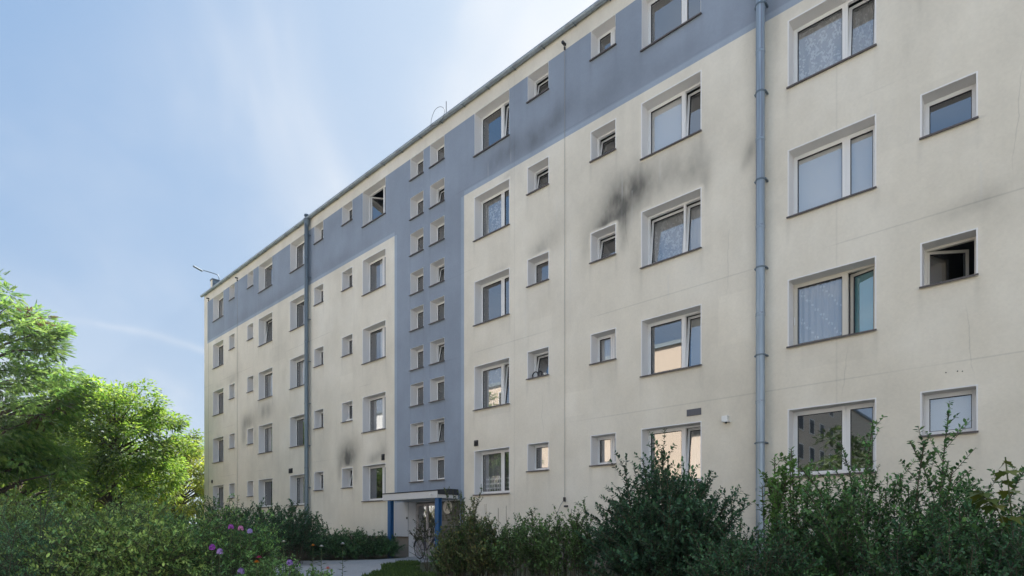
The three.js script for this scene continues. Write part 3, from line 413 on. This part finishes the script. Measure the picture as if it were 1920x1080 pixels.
// a bush of arching stems with side shoots and leaf pairs
function shrub(label, [x, z], o, group) {
  const { H = 1.8, R = 1, stems = 60, leaf = 0.04, asp = 1.2, gap = 0.03, shoots = 5, shootLen = 0.35, ca = [0.035, 0.075, 0.03], cb = [0.06, 0.12, 0.04], seed = 1, droop = 0.1, spread = 1.25, category = 'shrub', name = 'shrub', squash = 1, tips = 0.2, y = 0, inner = 0.3, clear = 0 } = o;
  const r = rngOf(seed * 7919 + 13), root = thing(name, label, category, [x, y, z], group), L = new Leaves(), sticks = [];
  const up = new THREE.Vector3(0, 1, 0), P = new THREE.Vector3(), T = new THREE.Vector3(), D = new THREE.Vector3(), U = new THREE.Vector3();
  const foliage = (a, b, c, t0, step, sc, tone = 1) => { // leaf pairs along the bezier a-b-c
    const len = a.distanceTo(c) * 1.05, n = Math.max(2, Math.round(len * (1 - t0) / step));
    for (let k = 0; k < n; k++) {
      const t = t0 + (1 - t0) * (k + r() * 0.6) / n, i = 1 - t;
      P.set(i * i * a.x + 2 * i * t * b.x + t * t * c.x, i * i * a.y + 2 * i * t * b.y + t * t * c.y, i * i * a.z + 2 * i * t * b.z + t * t * c.z);
      T.set(2 * i * (b.x - a.x) + 2 * t * (c.x - b.x), 2 * i * (b.y - a.y) + 2 * t * (c.y - b.y), 2 * i * (b.z - a.z) + 2 * t * (c.z - b.z)).normalize();
      const az = r() * 6.283; U.set(Math.cos(az), 0.25, Math.sin(az)).cross(T).normalize();
      for (const s of [1, -1]) {
        if (r() < 0.12 || P.y < clear) continue;
        D.copy(T).multiplyScalar(0.55 + 0.3 * r()).addScaledVector(U, s).add(new THREE.Vector3((r() - 0.5) * 0.5, (r() - 0.35) * 0.5, (r() - 0.5) * 0.5));
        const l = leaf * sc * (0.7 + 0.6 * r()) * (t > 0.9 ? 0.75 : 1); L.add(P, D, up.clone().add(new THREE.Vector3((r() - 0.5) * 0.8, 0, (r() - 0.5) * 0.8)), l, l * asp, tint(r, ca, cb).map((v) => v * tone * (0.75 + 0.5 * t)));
      }
    }
  };
  for (let k = 0; k < stems; k++) {
    const az = r() * 6.283, th = Math.acos(1 - r() * (1 - Math.cos(spread))), rr = inner * R * Math.sqrt(r());
    const a = new THREE.Vector3(rr * Math.cos(az), 0, rr * Math.sin(az) * squash), grow = (0.78 + 0.22 * r()) + (r() < 0.32 ? tips * r() : 0);
    const c = new THREE.Vector3(R * Math.sin(th) * Math.cos(az) * grow, Math.max(0.1, H * Math.pow(Math.cos(th), 0.6)) * grow - droop * r() * Math.sin(th), R * Math.sin(th) * Math.sin(az) * grow * squash);
    const b = new THREE.Vector3(mix(a.x, c.x, 0.35), Math.max(c.y * 0.75, c.y * 0.5 + 0.1), mix(a.z, c.z, 0.35));
    sticks.push(new THREE.TubeGeometry(new THREE.QuadraticBezierCurve3(a, b, c), 6, 0.003 + 0.0018 * H, 3));
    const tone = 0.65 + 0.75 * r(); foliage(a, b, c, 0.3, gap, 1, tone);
    for (let q = 0; q < shoots; q++) {
      const t = 0.25 + 0.72 * (q + r()) / shoots, i = 1 - t, s0 = new THREE.Vector3(i * i * a.x + 2 * i * t * b.x + t * t * c.x, i * i * a.y + 2 * i * t * b.y + t * t * c.y, i * i * a.z + 2 * i * t * b.z + t * t * c.z);
      if (s0.y < clear) continue;
      const tg = new THREE.Vector3().subVectors(c, b).normalize(), a2 = r() * 6.283, d = new THREE.Vector3(Math.cos(a2), 0.35 + 0.5 * r(), Math.sin(a2)).addScaledVector(tg, 0.8).normalize(), l = shootLen * (0.5 + r()) * (1.1 - 0.5 * t);
      const s1 = s0.clone().addScaledVector(d, l * 0.55), s2 = s0.clone().addScaledVector(d, l); s2.y -= droop * l * r(); s1.y += droop * l * 0.3;
      sticks.push(taper(s0, s2, 0.004, 0.002, 3)); foliage(s0, s1, s2, 0.05, gap, 0.9, tone);
    }
  }
  mesh('stem', merge(sticks.map((g) => { for (const n of Object.keys(g.attributes)) if (!['position', 'normal', 'uv'].includes(n)) g.deleteAttribute(n); return g; })), o.stemMat ?? twig, root).userData.kind = 'stuff';
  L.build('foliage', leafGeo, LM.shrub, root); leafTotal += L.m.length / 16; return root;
}
// a broadleaf tree: trunk, limbs, crown of leaf clumps
function tree(label, [x, z], o, group) {
  const { H = 10, R = 4, trunkH = 3, trunkR = 0.2, clumps = 150, per = 110, leaf = 0.16, asp = 1, clumpR = 0.6, ca = [0.05, 0.10, 0.015], cb = [0.10, 0.17, 0.03], seed = 1, geo = leafGeo, name = 'tree', low = 0.1, squash = 1, flat = 0.7, category = 'tree', darkBits = 0 } = o;
  const r = rngOf(seed * 104729 + 7), root = thing(name, label, category, [x, 0, z], group), L = new Leaves();
  const cy = trunkH + (H - trunkH) * 0.45, ry = (H - trunkH) * 0.56, limbs = [], trunk = [], cs = [];
  const pts = []; for (let k = 0; k <= 6; k++) pts.push(new THREE.Vector3((noise2(seed, k * 0.9) - 0.5) * 0.5 * k / 3, (cy + ry * 0.3) * k / 6, (noise2(seed + 9, k * 0.9) - 0.5) * 0.5 * k / 3));
  for (let k = 0; k < 6; k++) trunk.push(taper(pts[k], pts[k + 1], trunkR * (1 - k * 0.14), trunkR * (1 - (k + 1) * 0.14), 9));
  let guard = 0;
  while (cs.length < clumps && guard++ < clumps * 20) {
    const az = r() * 6.283, e = Math.asin(mix(Math.max(-0.98, -0.72 - low), 1, r())), rad = Math.pow(mix(0.25, 1, r()), 0.45);
    const lump = 0.78 + 0.5 * (fbm3(Math.cos(az) * 1.7 + seed, Math.sin(az) * 1.7, Math.sin(e) * 2.2 + seed, 3) - 0.35) + 0.14 * r();
    const p = new THREE.Vector3(R * Math.cos(e) * Math.cos(az) * rad * lump, cy + ry * Math.sin(e) * rad * lump, R * squash * Math.cos(e) * Math.sin(az) * rad * lump);
    if (p.y < trunkH * 0.55) continue; cs.push(p);
  }
  for (const [k, p] of cs.entries()) {
    if (k % 3 === 0) { const h = Math.min(pts[6].y * 0.98, Math.max(trunkH * 0.7, p.y - 0.35 * Math.hypot(p.x, p.z) - 0.4)), a = pts[0].clone().lerp(pts[6], clamp01(h / pts[6].y)); const m = a.clone().lerp(p, 0.5); m.y += 0.25; limbs.push(taper(a, m, 0.05 + trunkR * 0.16, 0.035, 5), taper(m, p, 0.035, 0.012, 4)); }
    const tone = 0.68 + 0.72 * r(), brown = r() < darkBits, cr = clumpR * (0.7 + 0.6 * r()), n = Math.round(per * (0.7 + 0.6 * r()));
    const out = new THREE.Vector3(p.x, (p.y - cy) * 0.8, p.z).normalize();
    for (let q = 0; q < n; q++) {
      const u = r() * 2 - 1, a = r() * 6.283, w = Math.pow(r(), 0.5) * cr, s = Math.sqrt(1 - u * u);
      const d = new THREE.Vector3(s * Math.cos(a), u * flat, s * Math.sin(a)), pos = p.clone().addScaledVector(d, w); pos.y -= 0.12 * w * w / cr;
      const dir = d.clone().addScaledVector(out, 0.5).add(new THREE.Vector3((r() - 0.5), -0.25 - 0.4 * r(), (r() - 0.5))), l = leaf * (0.65 + 0.7 * r());
      const c = tint(r, ca, cb); L.add(pos, dir, new THREE.Vector3((r() - 0.5) * 1.2, 1, (r() - 0.5) * 1.2), l, l * asp, brown && q % 2 ? [0.10, 0.045, 0.035] : [c[0] * tone, c[1] * tone, c[2] * tone]);
    }
  }
  mesh('trunk', merge(trunk), bark, root); mesh('limbs', merge(limbs), bark, root); L.build('crown', geo, LM.tree, root); leafTotal += L.m.length / 16; return root;
}
// trees beyond the far end of the building
tree('broad sunlit tree with visible trunk standing left of the building end', [-40.6, 4.2], { H: 10.2, R: 4.7, trunkH: 2.6, trunkR: 0.3, clumps: 300, per: 135, leaf: 0.19, clumpR: 0.62, seed: 3, ca: [0.11, 0.25, 0.03], cb: [0.32, 0.42, 0.06], low: 0.2 });
tree('feathery-leaved tree with reddish seed clusters at the left edge', [-25.2, 11.2], { H: 9.7, R: 3.0, trunkH: 2.2, trunkR: 0.16, clumps: 300, per: 58, leaf: 0.19, asp: 1, clumpR: 0.46, seed: 8, geo: sprayGeo, ca: [0.10, 0.23, 0.05], cb: [0.27, 0.39, 0.08], name: 'feathery_tree', flat: 0.45, darkBits: 0.05, low: 0.25 });
tree('tall pale green tree far behind the feathery tree', [-58, 5.5], { H: 11, R: 4.6, trunkH: 2, trunkR: 0.25, clumps: 130, per: 80, leaf: 0.3, clumpR: 0.85, seed: 12, ca: [0.16, 0.27, 0.035], cb: [0.34, 0.40, 0.06], low: 0.25 });
tree('small yellow-green tree close to the far building corner', [-45.8, -1.2], { H: 7.8, R: 2.9, trunkH: 1.2, trunkR: 0.15, clumps: 190, per: 90, leaf: 0.2, clumpR: 0.55, seed: 15, ca: [0.22, 0.32, 0.035], cb: [0.42, 0.44, 0.06], low: 0.3 });
tree('wide green tree farthest back behind the broad tree', [-66, 1], { H: 11.5, R: 6.5, trunkH: 2, trunkR: 0.3, clumps: 150, per: 80, leaf: 0.34, clumpR: 1.0, seed: 21, ca: [0.14, 0.25, 0.035], cb: [0.3, 0.38, 0.06], low: 0.3 });
tree('low bright tree between the broad tree and the feathery tree', [-44, 8.2], { H: 6.2, R: 3.4, trunkH: 0.9, trunkR: 0.15, clumps: 110, per: 90, leaf: 0.2, clumpR: 0.6, seed: 25, ca: [0.17, 0.29, 0.035], cb: [0.36, 0.42, 0.06], low: 0.3 });
tree('tree with hanging branches behind the left hedge', [-33, 9.2], { H: 5.6, R: 2.8, trunkH: 0.8, trunkR: 0.13, clumps: 90, per: 100, leaf: 0.17, clumpR: 0.55, seed: 29, ca: [0.10, 0.20, 0.03], cb: [0.24, 0.33, 0.06], low: 0.35 });
// trees across the yard, seen in the panes
for (const [i, [x, z, h]] of [[-44, 16, 8], [-33, 21, 9], [-9, 27, 7]].entries()) tree(['green yard tree across from the far end of the building', 'green yard tree opposite the stairwell', 'green yard tree opposite the near windows'][i], [x, z], { H: h, R: 3, trunkH: 2, clumps: 60, per: 60, leaf: 0.32, clumpR: 0.8, seed: 40 + i, name: 'yard_tree' });
for (const [i, [x, z, h]] of [[-50, 9, 5], [-55, 0, 6], [-62, 10, 6.5], [-48, 3.5, 4.6]].entries()) tree(['dense green bush-like tree low behind the hedge at far left', 'dense green bush-like tree low behind the broad trunk', 'dense green bush-like tree farthest left in the background', 'dense low tree right behind the broad trunk'][i], [x, z], { H: h, R: 3.6, trunkH: 0.5, trunkR: 0.1, clumps: 80, per: 80, leaf: 0.26, clumpR: 0.75, seed: 55 + i, ca: [0.15, 0.25, 0.035], cb: [0.32, 0.38, 0.06], low: 0.26, name: 'small_tree' });
// yellow sunlit bushes under the trees
shrub('bright yellow-green bush in sun behind the left hedge', [-29.5, 10.8], { H: 2.9, R: 1.5, stems: 70, leaf: 0.1, gap: 0.09, shoots: 4, shootLen: 0.5, seed: 51, ca: [0.32, 0.34, 0.03], cb: [0.42, 0.40, 0.05], name: 'bush' });
shrub('pale sunlit bush at the foot of the far building corner', [-40.3, -1.5], { H: 2.6, R: 1.6, stems: 60, leaf: 0.12, gap: 0.1, shoots: 4, shootLen: 0.5, seed: 52, ca: [0.18, 0.26, 0.06], cb: [0.28, 0.34, 0.08], name: 'bush' });
// hedge on the left, fine leaved and arching
const DK = { ca: [0.034, 0.095, 0.045], cb: [0.075, 0.165, 0.065] }, FINE = { leaf: 0.046, gap: 0.032, shoots: 9, shootLen: 0.5, droop: 0.55, asp: 1.0, ca: [0.08, 0.19, 0.08], cb: [0.33, 0.46, 0.13], inner: 0.6 };
[['fine-leaved arching shrub at the left edge of the front hedge', [-9.6, 12.3], { H: 1.34, R: 1.25, stems: 110, seed: 61, leaf: 0.036, gap: 0.028, asp: 0.8, ca: [0.05, 0.14, 0.075], cb: [0.18, 0.33, 0.14], tips: 0.4 }],
  ['fine-leaved arching shrub second from the left in the front hedge', [-9.0, 11.0], { H: 1.24, R: 1.15, stems: 85, seed: 62, leaf: 0.06, gap: 0.042, ca: [0.09, 0.20, 0.06], cb: [0.40, 0.50, 0.13], tips: 0.4 }],
  ['fine-leaved arching shrub behind the purple flowers', [-8.9, 9.9], { H: 1.22, R: 0.9, stems: 80, seed: 63, leaf: 0.042, cb: [0.24, 0.40, 0.10], tips: 0.4 }],
  ['dark hedge shrub in the second row at far left', [-14.4, 11.4], { H: 1.72, R: 1.6, stems: 110, seed: 64, tips: 0.35, cb: [0.36, 0.50, 0.12] }],
  ['dark hedge shrub in the second row below the broad tree', [-13.9, 9.6], { H: 1.68, R: 1.5, stems: 110, seed: 65 }],
  ['hedge shrub in the third row below the far building corner', [-18.2, 8.6], { H: 1.85, R: 1.8, stems: 100, seed: 66, leaf: 0.045, gap: 0.04 }],
  ['hedge shrub in the third row under the feathery tree', [-19.2, 11.2], { H: 1.9, R: 2.0, stems: 100, seed: 67, leaf: 0.045, gap: 0.04 }],
].forEach(([l, p, q]) => shrub(l, p, { ...FINE, ...q }, undefined));
shrub('spiky dark shrub in front of the left downpipe', [-16.7, 5.3], { ...DK, H: 1.95, R: 1.45, stems: 110, leaf: 0.065, gap: 0.045, shoots: 5, shootLen: 0.4, seed: 71, inner: 0.5 });
shrub('dark shrub left of the spiky one against the far facade', [-19.9, 5.5], { ...DK, H: 2.02, R: 1.6, stems: 110, leaf: 0.07, gap: 0.05, shoots: 5, shootLen: 0.4, seed: 72, inner: 0.5 });
for (const [i, [x, z, h, q]] of [[-18.5, 3.9, 1.15, 0.95], [-18.0, 1.9, 1.05, 1.0], [-20.2, 2.6, 1.5, 1.4], [-17.75, 2.7, 0.8, 0.75], [-17.5, 1.1, 0.75, 0.6]].entries()) shrub(['low creeping shrub at the path edge, left one below the spiky shrub', 'low leafy shrub at the foot of the wall left of the blue post', 'low dark shrub against the wall farther left of the entrance', 'low creeping shrub at the path edge between the entrance and the spiky shrub', 'smallest creeping plant just left of the blue post'][i], [x, z], { ca: [0.045, 0.115, 0.045], cb: [0.11, 0.21, 0.075], H: h, R: q, stems: 100, leaf: 0.07, gap: 0.05, shoots: 7, shootLen: 0.25, seed: 81 + i, inner: 0.8, spread: 1.5, tips: 0.35 });
// right of the path
shrub('small dark reddish shrub in front of the entrance door', [-11.4, 3.95], { H: 1.36, R: 0.6, stems: 22, leaf: 0.05, gap: 0.045, shoots: 6, shootLen: 0.3, seed: 91, ca: [0.07, 0.07, 0.045], cb: [0.10, 0.12, 0.06], inner: 0.1, spread: 1.35, clear: 0.72, leaf: 0.06, shoots: 9 });
shrub('tall loose rose-like shrub right of the entrance', [-8.0, 5.8], { H: 1.72, R: 0.55, stems: 22, leaf: 0.05, gap: 0.05, shoots: 4, shootLen: 0.25, seed: 92, ca: [0.06, 0.11, 0.04], cb: [0.13, 0.16, 0.06], spread: 0.8, tips: 0.4 });
for (const [i, [x, z, h, q]] of [[-7.6, 6.05, 1.2, 0.52], [-7.4, 6.2, 1.3, 0.7], [-6.5, 5.9, 1.3, 0.65], [-5.6, 5.9, 1.33, 0.65], [-8.35, 5.9, 0.85, 0.36]].entries()) shrub(['mixed green bush just right of the flower-bed edge', 'brownish green bush under the lace curtain window', 'green bush below the hanging cable', 'loose green bush left of the large dark shrub', 'low green bush by the bicycle'][i], [x, z], { ca: [0.06, 0.12, 0.04], cb: i === 1 ? [0.19, 0.18, 0.06] : [0.13, 0.23, 0.07], H: h, R: q, stems: 55, leaf: 0.055, gap: 0.04, shoots: 8, shootLen: 0.3, seed: 101 + i, inner: 0.75, tips: 0.25 });
shrub('large dark round shrub in front of the middle ground-floor window', [-4.0, 5.6], { ...DK, ca: [0.030, 0.085, 0.045], cb: [0.075, 0.165, 0.075], H: 1.92, R: 1.2, stems: 170, leaf: 0.060, gap: 0.038, shoots: 9, shootLen: 0.44, seed: 111, inner: 0.5, tips: 0.28, spread: 1.5 });
shrub('large loose shrub with long shoots below the right windows', [-1.25, 5.4], { ca: [0.050, 0.135, 0.05], cb: [0.14, 0.27, 0.085], H: 1.86, R: 1.35, stems: 150, leaf: 0.055, gap: 0.038, shoots: 9, shootLen: 0.42, seed: 112, inner: 0.65, tips: 0.36, spread: 1.5 });
shrub('young ash-like shrub beside the right downpipe', [-2.35, 5.5], { ca: [0.08, 0.17, 0.045], cb: [0.15, 0.27, 0.075], H: 2.12, R: 0.45, stems: 22, leaf: 0.075, gap: 0.055, shoots: 5, shootLen: 0.22, seed: 113, inner: 0.6, spread: 0.8 });
shrub('low dark bush filling the front between the two large shrubs', [-2.35, 6.8], { ...DK, H: 1.15, R: 0.75, stems: 80, leaf: 0.045, gap: 0.035, shoots: 5, shootLen: 0.25, seed: 114, inner: 0.6 });
shrub('low green bush in front at the bottom right', [-0.55, 6.6], { ...DK, H: 1.2, R: 0.85, stems: 90, leaf: 0.045, gap: 0.035, shoots: 5, shootLen: 0.25, seed: 115, inner: 0.6 });
shrub('leafy shrub at the right edge below the maple sapling', [0.25, 5.7], { ...DK, H: 1.5, R: 0.65, stems: 60, leaf: 0.042, gap: 0.034, shoots: 5, shootLen: 0.3, seed: 116, inner: 0.5 });
{ // dry stalks with seed spikes standing out of the bed
  const r = rngOf(404); const labels = ['dry brown seed stalk standing above the hedge, leftmost of the stalks', 'dry brown seed stalk standing just right of the leftmost one', 'dry brown seed stalk with reddish tip in front of the pale wall', 'thin dry stalk standing left of the large dark shrub'];
  [[-7.35, 5.9, 1.5], [-7.1, 5.85, 1.42], [-6.95, 5.8, 1.46], [-5.75, 5.5, 1.38]].forEach(([x, z, h], i) => {
    const t = thing('seed_stalk', labels[i], 'plant stalk', [x, 0, z]);
    mesh('stem', tube([[0, 0, 0], [0.02, h * 0.5, 0.01], [0.08 * (r() - 0.5), h, 0.03]], 0.0028, 12, 4), std(0.16, 0.10, 0.06, 0.9), t);
    const L = new Leaves(); for (let k = 0; k < 60; k++) { const a = k * 2.4, y = h * (0.82 + 0.18 * k / 60); L.add(new THREE.Vector3(0.01, y, 0.015), new THREE.Vector3(Math.cos(a), 1.1, Math.sin(a)), new THREE.Vector3(0, 1, 0.2), 0.014, 0.012, tint(r, [0.14, 0.07, 0.05], [0.20, 0.16, 0.07])); }
    L.build('seed_spike', leafGeo, LM.shrub, t);
  });
}
{ // potted plants behind two panes
  [['potted plant with pale flowers behind the second-floor pane left of the stair strip', [-19.45, 5.02, -0.46], [0.75, 0.75, 0.72]], ['potted green plant behind the second-floor pane right of the stair strip', [-13.2, 5.02, -0.48], [0.10, 0.2, 0.05]]].forEach(([l, p, c], i) => {
    const r = rngOf(60 + i), t = thing('potted_plant', l, 'potted plant', p); mesh('pot', new THREE.CylinderGeometry(0.09, 0.065, 0.14, 16).translate(0, 0.07, 0), std(0.35, 0.16, 0.09, 0.8), t);
    const L = new Leaves(); for (let k = 0; k < 260; k++) { const a = r() * 6.283, u = r(); L.add(new THREE.Vector3(Math.cos(a) * 0.16 * u, 0.15 + 0.42 * r(), Math.sin(a) * 0.05 * u), new THREE.Vector3(Math.cos(a), 0.6, Math.sin(a) * 0.5), new THREE.Vector3(0, 1, 0.3), 0.07, 0.06, r() < 0.45 ? c : tint(r, [0.06, 0.13, 0.04], [0.12, 0.22, 0.06])); } L.build('leaves', leafGeo, LM.shrub, t);
  });
}
{ // maple sapling with leaves big enough to tell apart
  const r = rngOf(77), t = thing('maple_sapling', 'yellow-green maple sapling with large lobed leaves at right edge', 'sapling', [-0.2, 0, 6.15]);
  const s = new THREE.Shape(), lob = [[0, 0], [0.06, 0.05], [0.3, -0.02], [0.24, 0.12], [0.5, 0.3], [0.3, 0.36], [0.27, 0.48], [0.16, 0.44], [0.12, 0.66], [0, 1]]; lob.forEach(([x, y], i) => (i ? s.lineTo(x, y) : s.moveTo(x, y))); for (let i = lob.length - 2; i > 0; i--) s.lineTo(-lob[i][0], lob[i][1]); s.closePath();
  const g = new THREE.ShapeGeometry(s); const p = g.attributes.position; for (let i = 0; i < p.count; i++) p.setZ(i, -0.16 * Math.abs(p.getX(i)) - 0.12 * p.getY(i) ** 2 + 0.05); g.computeVertexNormals();
  const mats = [[0.16, 0.19, 0.03], [0.12, 0.17, 0.035], [0.20, 0.21, 0.04]].map((c) => { const m = leafMat(0.35); m.color.setRGB(...c); return m; });
  const stems = [[[0, 0, 0], [0.02, 0.8, 0], [-0.02, 1.35, 0.02], [-0.05, 1.72, 0.02]], [[0.01, 0.9, 0], [-0.12, 1.25, 0.02], [-0.26, 1.42, 0.05]], [[0, 0.7, 0], [0.16, 1.1, 0.1], [0.2, 1.32, 0.12]]];
  mesh('stem', merge(stems.map((q) => tube(q, 0.006, 16, 5))), greenStem, t);
  for (const q of stems) { const c = new THREE.CatmullRomCurve3(q.map((v) => new THREE.Vector3(...v))); for (let k = 0; k < 6; k++) for (const sd of [0, 1]) { const u = 0.5 + 0.5 * (k + 0.5) / 6, pt = c.getPoint(u), a = k * 1.57 + sd * Math.PI + r(), m = mesh('leaf', g, mats[Math.floor(r() * 3)], t); const l = 0.085 + 0.05 * r(); m.scale.setScalar(l * 1.35); m.position.copy(pt).add(new THREE.Vector3(Math.cos(a) * 0.03, 0.015, Math.sin(a) * 0.03)); m.rotation.set(1.57 + 0.35 + 0.75 * r(), 0, 0); m.rotation.order = 'YXZ'; m.rotation.y = a; } }
}
// flowers at the end of the left hedge
function flower(label, [x, z], h, heads, col, kind, seed, group) {
  const r = rngOf(seed * 31 + 5), t = thing(kind, label, kind === 'phlox' ? 'phlox flower' : 'zinnia flower', [x, 0, z], group);
  const stemTop = h - 0.03; mesh('stem', tube([[0, 0, 0], [0.01, h * 0.5, 0.01], [0, stemTop, 0]], 0.004, 10, 4), greenStem, t);
  const lv = new Leaves(); for (let k = 0; k < 16; k++) { const a = k * 2.4, y = h * (0.3 + 0.6 * k / 16); lv.add(new THREE.Vector3(0, y, 0), new THREE.Vector3(Math.cos(a), 0.3, Math.sin(a)), new THREE.Vector3(0, 1, 0), 0.085, 0.05, tint(r, [0.05, 0.10, 0.03], [0.09, 0.15, 0.05])); } lv.build('leaves', leafGeo, LM.shrub, t);
  const mat = std(...col, 0.7), L = [];
  if (kind === 'phlox') { for (let k = 0; k < heads; k++) { const a = r() * 6.283, u = r() * 1.25 - 0.25, s = Math.sqrt(Math.max(0, 1 - u * u)), c = new THREE.Vector3(s * Math.cos(a) * 0.028, h - 0.02 + u * 0.042, s * Math.sin(a) * 0.028); for (let q = 0; q < 5; q++) { const g = leafGeo.clone(); g.scale(0.026, 0.015, 0.015); g.rotateX(-1.1); g.rotateY(q * 1.2566 + a); const n = new THREE.Vector3(s * Math.cos(a), u, s * Math.sin(a)).normalize(); g.applyQuaternion(new THREE.Quaternion().setFromUnitVectors(new THREE.Vector3(0, 1, 0), n)); g.translate(c.x, c.y, c.z); L.push(g); } } }
  else for (let w = 0; w < 3; w++) for (let q = 0; q < 13; q++) { const g = leafGeo.clone(); g.scale(0.04, 0.042 - w * 0.01, 0.03); g.rotateX(-1.35 + 0.35 * w); g.rotateY(q / 13 * 6.283 + w * 0.3); g.translate(0, h + w * 0.006, 0); L.push(g); }
  mesh('flower_head', merge(L), mat, t);
  if (kind !== 'phlox') mesh('flower_centre', new THREE.SphereGeometry(0.012, 8, 6).translate(0, h + 0.012, 0), std(0.35, 0.22, 0.02, 0.8), t);
}
const FL = [['phlox', 'bright purple phlox head, highest of the flowers by the path', [-8.2, 10.0], 1.09, [0.42, 0.10, 0.44]], ['phlox', 'pale pink phlox head right beside the highest purple one', [-8.05, 9.93], 1.07, [0.62, 0.25, 0.45]], ['phlox', 'pale lilac phlox head below and right of the pink one', [-7.95, 9.85], 1.03, [0.42, 0.32, 0.62]],
  ['phlox', 'bright purple phlox head lower left among the hedge', [-7.35, 10.55], 0.84, [0.36, 0.07, 0.42]], ['phlox', 'pale lilac phlox head just below the lower purple one', [-7.25, 10.5], 0.79, [0.5, 0.32, 0.62]],
  ['zinnia', 'magenta zinnia by the path edge', [-6.75, 10.25], 0.71, [0.55, 0.04, 0.22]], ['zinnia', 'orange zinnia under the magenta one', [-6.7, 10.3], 0.66, [0.7, 0.22, 0.02]], ['zinnia', 'orange zinnia in the shade farther back', [-7.9, 8.95], 0.80, [0.6, 0.18, 0.02]], ['phlox', 'lilac flower head nearest the grey path', [-6.6, 9.95], 0.66, [0.33, 0.2, 0.5]], ['zinnia', 'white flower beside the shaded orange zinnia', [-7.75, 8.9], 0.79, [0.75, 0.75, 0.75]], ['zinnia', 'white flower nearest the low shrub by the path', [-7.75, 8.55], 0.82, [0.7, 0.7, 0.78]], ['zinnia', 'salmon pink flower at the bottom edge by the path', [-5.9, 9.85], 0.60, [0.6, 0.2, 0.2]], ['zinnia', 'small white flower left of the shaded orange zinnia', [-8.1, 9.3], 0.86, [0.75, 0.78, 0.7]], ['phlox', 'mauve flower head at the bottom edge of the flower bed', [-6.4, 10.6], 0.60, [0.3, 0.2, 0.42]]];
FL.forEach(([k, l, p, h, c], i) => flower(l, p, h, 60, c, k, 200 + i));
shrub('light green flower-bed foliage beside the path', [-7.0, 9.9], { ca: [0.09, 0.18, 0.06], cb: [0.22, 0.38, 0.11], H: 0.74, R: 0.62, stems: 70, leaf: 0.045, gap: 0.035, shoots: 4, shootLen: 0.18, seed: 121, inner: 0.8, tips: 0.3, name: 'bed_plant', category: 'bed plant', stemMat: greenStem });
shrub('light green bed plant nearer the path edge', [-6.2, 10.0], { ca: [0.09, 0.18, 0.05], cb: [0.28, 0.40, 0.10], H: 0.58, R: 0.4, stems: 45, leaf: 0.04, gap: 0.035, shoots: 4, shootLen: 0.15, seed: 122, inner: 0.8, name: 'bed_plant', category: 'bed plant', stemMat: greenStem });
{ // grass along the edge of the path
  const r = rngOf(900), L = new Leaves(), root = thing('grass', 'clump of green grass at the path corner before the bicycle', 'grass'); root.userData.kind = 'stuff';
  const blob = (cx, cz, R, n, h) => { for (let k = 0; k < n; k++) { const a = r() * 6.283, q = R * Math.sqrt(r()); L.add(new THREE.Vector3(cx + q * Math.cos(a), 0, cz + q * Math.sin(a)), new THREE.Vector3((r() - 0.5) * 0.9, 1, (r() - 0.5) * 0.9), new THREE.Vector3(r() - 0.5, 0.2, r() - 0.5), h * (0.5 + 0.8 * r()), 0.03, tint(r, [0.05, 0.10, 0.025], [0.12, 0.19, 0.04])); } };
  blob(-12.9, 3.75, 0.45, 1300, 0.13); blob(-12.2, 4.2, 0.5, 900, 0.1); blob(-11.4, 4.9, 0.6, 700, 0.08); blob(-10.2, 5.6, 0.9, 1800, 0.1); blob(-13.6, 2.9, 0.35, 600, 0.14);
  L.build('blades', leafGeo, LM.shrub, root);
}
// ------------------------------------------------------------------ block across the yard: seen in the panes, two unseen pale blocks added to throw sunlight back
{
  const wg = box(-0.75, 0.75, 0, 1.4, -0.03, 0.03), fg = ring(-0.8, 0.8, -0.05, 1.45, 0.08, -0.05, 0.05);
  const block = (tone, label, x0, x1, z0, z1, xs, zs) => {
    const b = thing('opposite_building', label, 'apartment building');
    mesh('wall', box(x0, x1, 0, 15.5, z0, z1), std(...tone, 0.9), b); mesh('roof', box(x0 - 0.2, x1 + 0.2, 15.504, 15.8, z0 - 0.2, z1 + 0.2), M.zincDark, b);
    for (let s = 0; s < 5; s++) {
      for (const x of xs) { const f = mesh('window', fg, M.pvc, b, { pos: [x, 2.2 + 2.8 * s, z0 - 0.01] }); mesh('pane', wg, M.dark, f); }
      for (const z of zs) { const f = mesh('window', fg, M.pvc, b, { pos: [x1 + 0.01, 2.2 + 2.8 * s, z] }); f.rotation.y = Math.PI / 2; mesh('pane', wg, M.dark, f); }
    }
  };
  block([0.68, 0.57, 0.47], 'peach apartment block across the yard mirrored in the middle window panes', -46, -17, 28, 85, [-43, -39.5, -36, -32.5, -29, -25.5], [31, 34.6, 38.2, 41.8, 45.4, 49, 52.6, 56.2]);
  block([0.66, 0.66, 0.66], 'unseen pale apartment block added across the yard to bounce sunlight, opposite the far end', -110, -49, 28, 40, [-70, -64, -58], []);
  block([0.66, 0.66, 0.66], 'unseen pale apartment block added across the yard to bounce sunlight, opposite the near end', 6, 64, 29, 41, [10, 16, 22], []);
}
console.log('leaves', leafTotal);
renderer.render(scene, camera);
